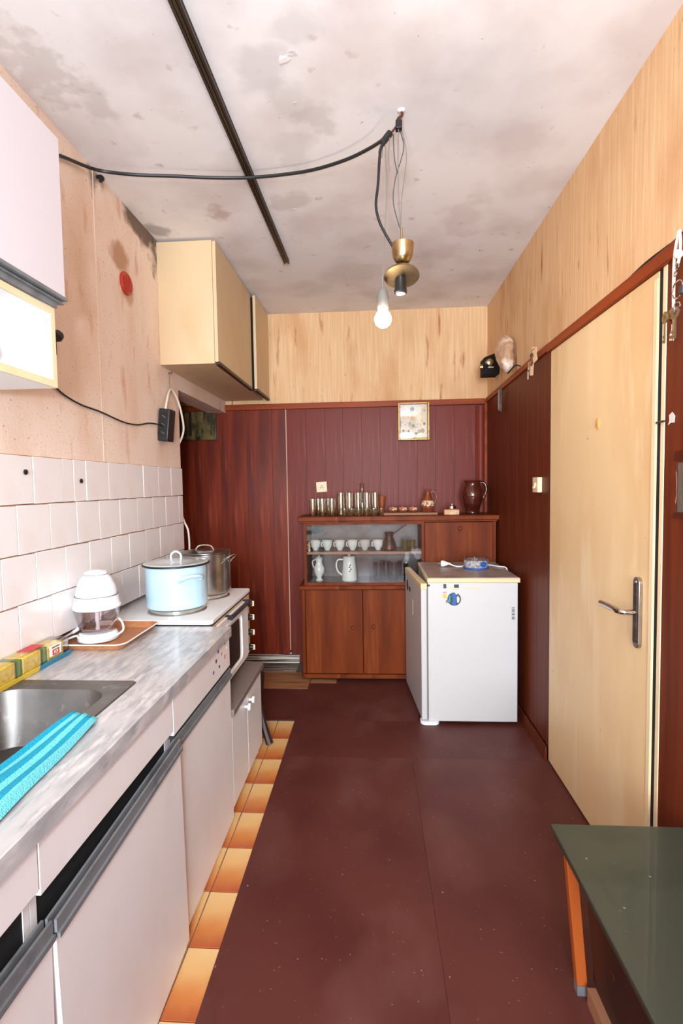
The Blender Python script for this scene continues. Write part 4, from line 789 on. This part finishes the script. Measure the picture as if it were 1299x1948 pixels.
for j_ in range(nv+1):
    ph = math.pi*j_/nv
    for i_ in range(nu):
        a_ = 2*math.pi*i_/nu; k_ = 1+.16*math.sin(a_*3+ph*4)*math.sin(ph)+rb.uniform(-.07, .07)*math.sin(ph)
        vs.append((max(-9, 785e-3+.05*k_*math.sin(ph)*math.cos(a_)), 3.04+.072*k_*math.sin(ph)*math.sin(a_)+.02*math.cos(ph), 2.10+.115*math.cos(ph)))
for j_ in range(nv):
    for i_ in range(nu): fs.append((j_*nu+i_, j_*nu+(i_+1) % nu, (j_+1)*nu+(i_+1) % nu, (j_+1)*nu+i_))
G().add([(min(p_[0], XR-.002), p_[1], p_[2]) for p_ in vs], fs).build('film', 'bag_film', wpb)
G().tube([(.79, 3.03, 1.99), (.79, 3.0, 1.98), (.80, 2.96, 1.995), (.81, 2.92, 2.005), (.825, 2.88, 1.99)], .0035, 7).build('wire', 'black', wpb)
def key(par, x, y, z, rot, m, s=1):
    mt = Matrix.Translation((x, y, z)) @ R('Z', rot)
    g = G().lathe((0, 0, 0), [(.0045*s, -.001), (.012*s, -.001), (.012*s, .001), (.0045*s, .001), (.0045*s, -.001)], 14).xf(R('Y', math.pi/2)); n0 = len(g.v)
    g.box(-.001, .001, -.003*s, .003*s, -.05*s, -.011*s); g.box(-.001, .001, .003*s, .008*s, -.048*s, -.043*s); g.box(-.001, .001, .003*s, .007*s, -.039*s, -.034*s)
    return g.xf(mt).build('key', m, par, False)
kt = thing('tagged_keys', (.8, 2.55, 1.9), 'keys with paper tags hanging on the trim beside the door', 'keys')
for k, (y, z, w_, h_, r_) in enumerate(((2.555, 1.985, .05, .045, .3), (2.535, 1.955, .04, .05, -.3), (2.60, 1.93, .035, .035, .1), (2.56, 1.90, .03, .055, .15))):
    G().box(-.0006, .0006, -w_/2, w_/2, -h_/2, h_/2).xf(Matrix.Translation((.797-.003*k, y, z)) @ R('Z', .2) @ R('X', r_)).build('paper_tag', 'paper_tag', kt, False)
for y, z, r_ in ((2.545, 1.965, .4), (2.575, 1.93, .1), (2.60, 1.91, -.2)): key(kt, .782, y, z, r_, 'steel')
G().tube([(.80, 2.55, 2.0), (.785, 2.55, 1.99), (.782, 2.55, 1.975)], .0015, 6).build('nail', 'dark_metal', kt)
kb = thing('key_bunch', (.79, 1.367, 1.72), 'bunch of keys on rings hanging by a white string right of the door', 'keys')
G().tube([(.79, 1.374, 1.985), (.788, 1.387, 1.93), (.787, 1.388, 1.85), (.786, 1.384, 1.78)], .004, 7).build('string', 'cable_white', kb); G().tube([(.79, 1.372, 1.985), (.788, 1.364, 1.95), (.787, 1.364, 1.92), (.786, 1.370, 1.90)], .0035, 7).build('string', 'cable_white', kb)
G().lathe((.787, 1.370, 1.925), [(.0005, -.012), (.009, -.008), (.011, 0), (.008, .009), (.0005, .012)], 10).build('knot', 'cable_white', kb)
for (y, z, r_) in ((1.367, 1.893, .007), (1.374, 1.877, .006), (1.364, 1.835, .022), (1.364, 1.79, .013)): G().tube([(.783, y+r_*math.cos(t), z+r_*math.sin(t)) for t in [k*math.pi/8 for k in range(16)]], .0017, 6, False, True).build('ring', 'chrome', kb)
for k, (y, z, r_) in enumerate(((1.377, 1.775, .2), (1.369, 1.772, -.3), (1.361, 1.775, .5), (1.352, 1.78, -.6), (1.342, 1.77, .1), (1.382, 1.77, -.1))): key(kb, .781-.0035*k, y, z, r_, ('steel', 'chrome', 'brass')[k % 3], 1.3)
bx('fob', .776, .782, 1.332, 1.347, 1.815, 1.835, 'print_dark', kb, .002)
tp_ = tag(G().prism([(1.447, 1.525), (1.46, 1.537), (1.475, 1.53), (1.473, 1.515), (1.48, 1.503), (1.466, 1.508), (1.45, 1.507)], 'x', XP-.001, XP).build('torn_paper', 'torn_paper', None, False), 'scrap of torn white paper stuck to the panelling right of the door', 'paper')
pp = thing('plastic_pocket', (XP, 1.44, 1.24), 'clear plastic pocket taped to the panelling right of the door', 'pocket')
vs = []; fs = []
for j_ in range(9):
    for i_ in range(5):
        u_, w_ = i_/4, j_/8; bulge = .014*math.sin(math.pi*u_)*math.sin(math.pi*w_)
        vs.append((XP-.0015-bulge, 1.345+.092*u_, 1.255+.15*w_))
for j_ in range(8):
    for i_ in range(4): fs.append((j_*5+i_, j_*5+i_+1, (j_+1)*5+i_+1, (j_+1)*5+i_))
G().add(vs, fs).build('sleeve', 'film', pp); bx('paper_insert', XP-.001, XP, 1.352, 1.428, 1.262, 1.395, 'grey_plastic', pp)
for q in ((1.34, 1.45, 1.238, 1.262), (1.34, 1.452, 1.395, 1.43)): G().prism([(q[0], q[2]), (q[1], q[2]+.006), (q[1]-.006, q[3]-.003), (q[0], q[3])], 'x', XP-.003, XP-.0016).build('tape', 'film', pp, False)
tag(G().tube([tuple(U(x, y, X=.826)) for x, y in ((1200, 527), (1222, 506), (1245, 487), (1268, 470), (1299, 443))]+[(.826, 1.1, 2.05), (.826, .4, 2.1)], .004, 7).build('trim_cable', 'black', None), 'black cable lying along the top of the right wall trim', 'cable')
# ------------------------------------------------------------------ green table at the right
tb = thing('low_table', (.65, .85, 0), 'low table with green worn top, standing in front of the cream door', 'table')
TX = .458
bx('top', TX+.004, XR-.03, .30, 1.308, .424, .440, 'table_edge', tb, .003); bx('top_sheet', TX, XR-.028, .30, 1.312, .4405, .4485, 'table_green', tb, .002)
for (x, y) in ((.50, 1.19), (.62, 1.14), (.60, .98), (.56, .90), (.70, 1.08), (.52, 1.05)): G().lathe((x, y, .4485), [(.0028, 0), (.002, .0005)], 10).build('nail_head', 'grey_plastic', tb)
G().hexa([(.519, 1.282, .03), (.546, 1.282, .03), (.546, 1.306, .03), (.519, 1.306, .03)], [(.484, 1.282, .424), (.511, 1.282, .424), (.511, 1.306, .424), (.484, 1.306, .424)]).build('leg', 'orange_wood', tb, True, .002)
G().hexa([(.520, 1.282, .003), (.547, 1.282, .003), (.547, 1.306, .003), (.520, 1.306, .003)], [(.519, 1.282, .03), (.546, 1.282, .03), (.546, 1.306, .03), (.519, 1.306, .03)]).build('leg_tip', 'grey_metal', tb, False)
for (x, y) in ((.79, 1.262), (.53, .33), (.79, .33)): bx('leg', x-.018, x+.018, y, y+.03, .003, .424, 'orange_wood', tb, .002)
G().hexa([(.556, .34, .05), (.57, .34, .05), (.57, 1.262, .05), (.556, 1.262, .05)], [(.52, .34, .424), (.535, .34, .424), (.535, 1.262, .424), (.52, 1.262, .424)]).build('side_panel', 'dark_brown', tb, False)
bx('lower_rail', .535, .575, .36, 1.262, .003, .05, 'rail_tan', tb, .003)
bx('end_panel', .56, .77, 1.27, 1.284, .05, .424, 'dark_brown', tb)
ip = U(1113, 1790, X=.53); G().prism([(1.13, .20), (1.15, .205), (1.15, .29), (1.13, .27)], 'x', .5405, .5435).build('brass_plate', 'brass', tb, False)
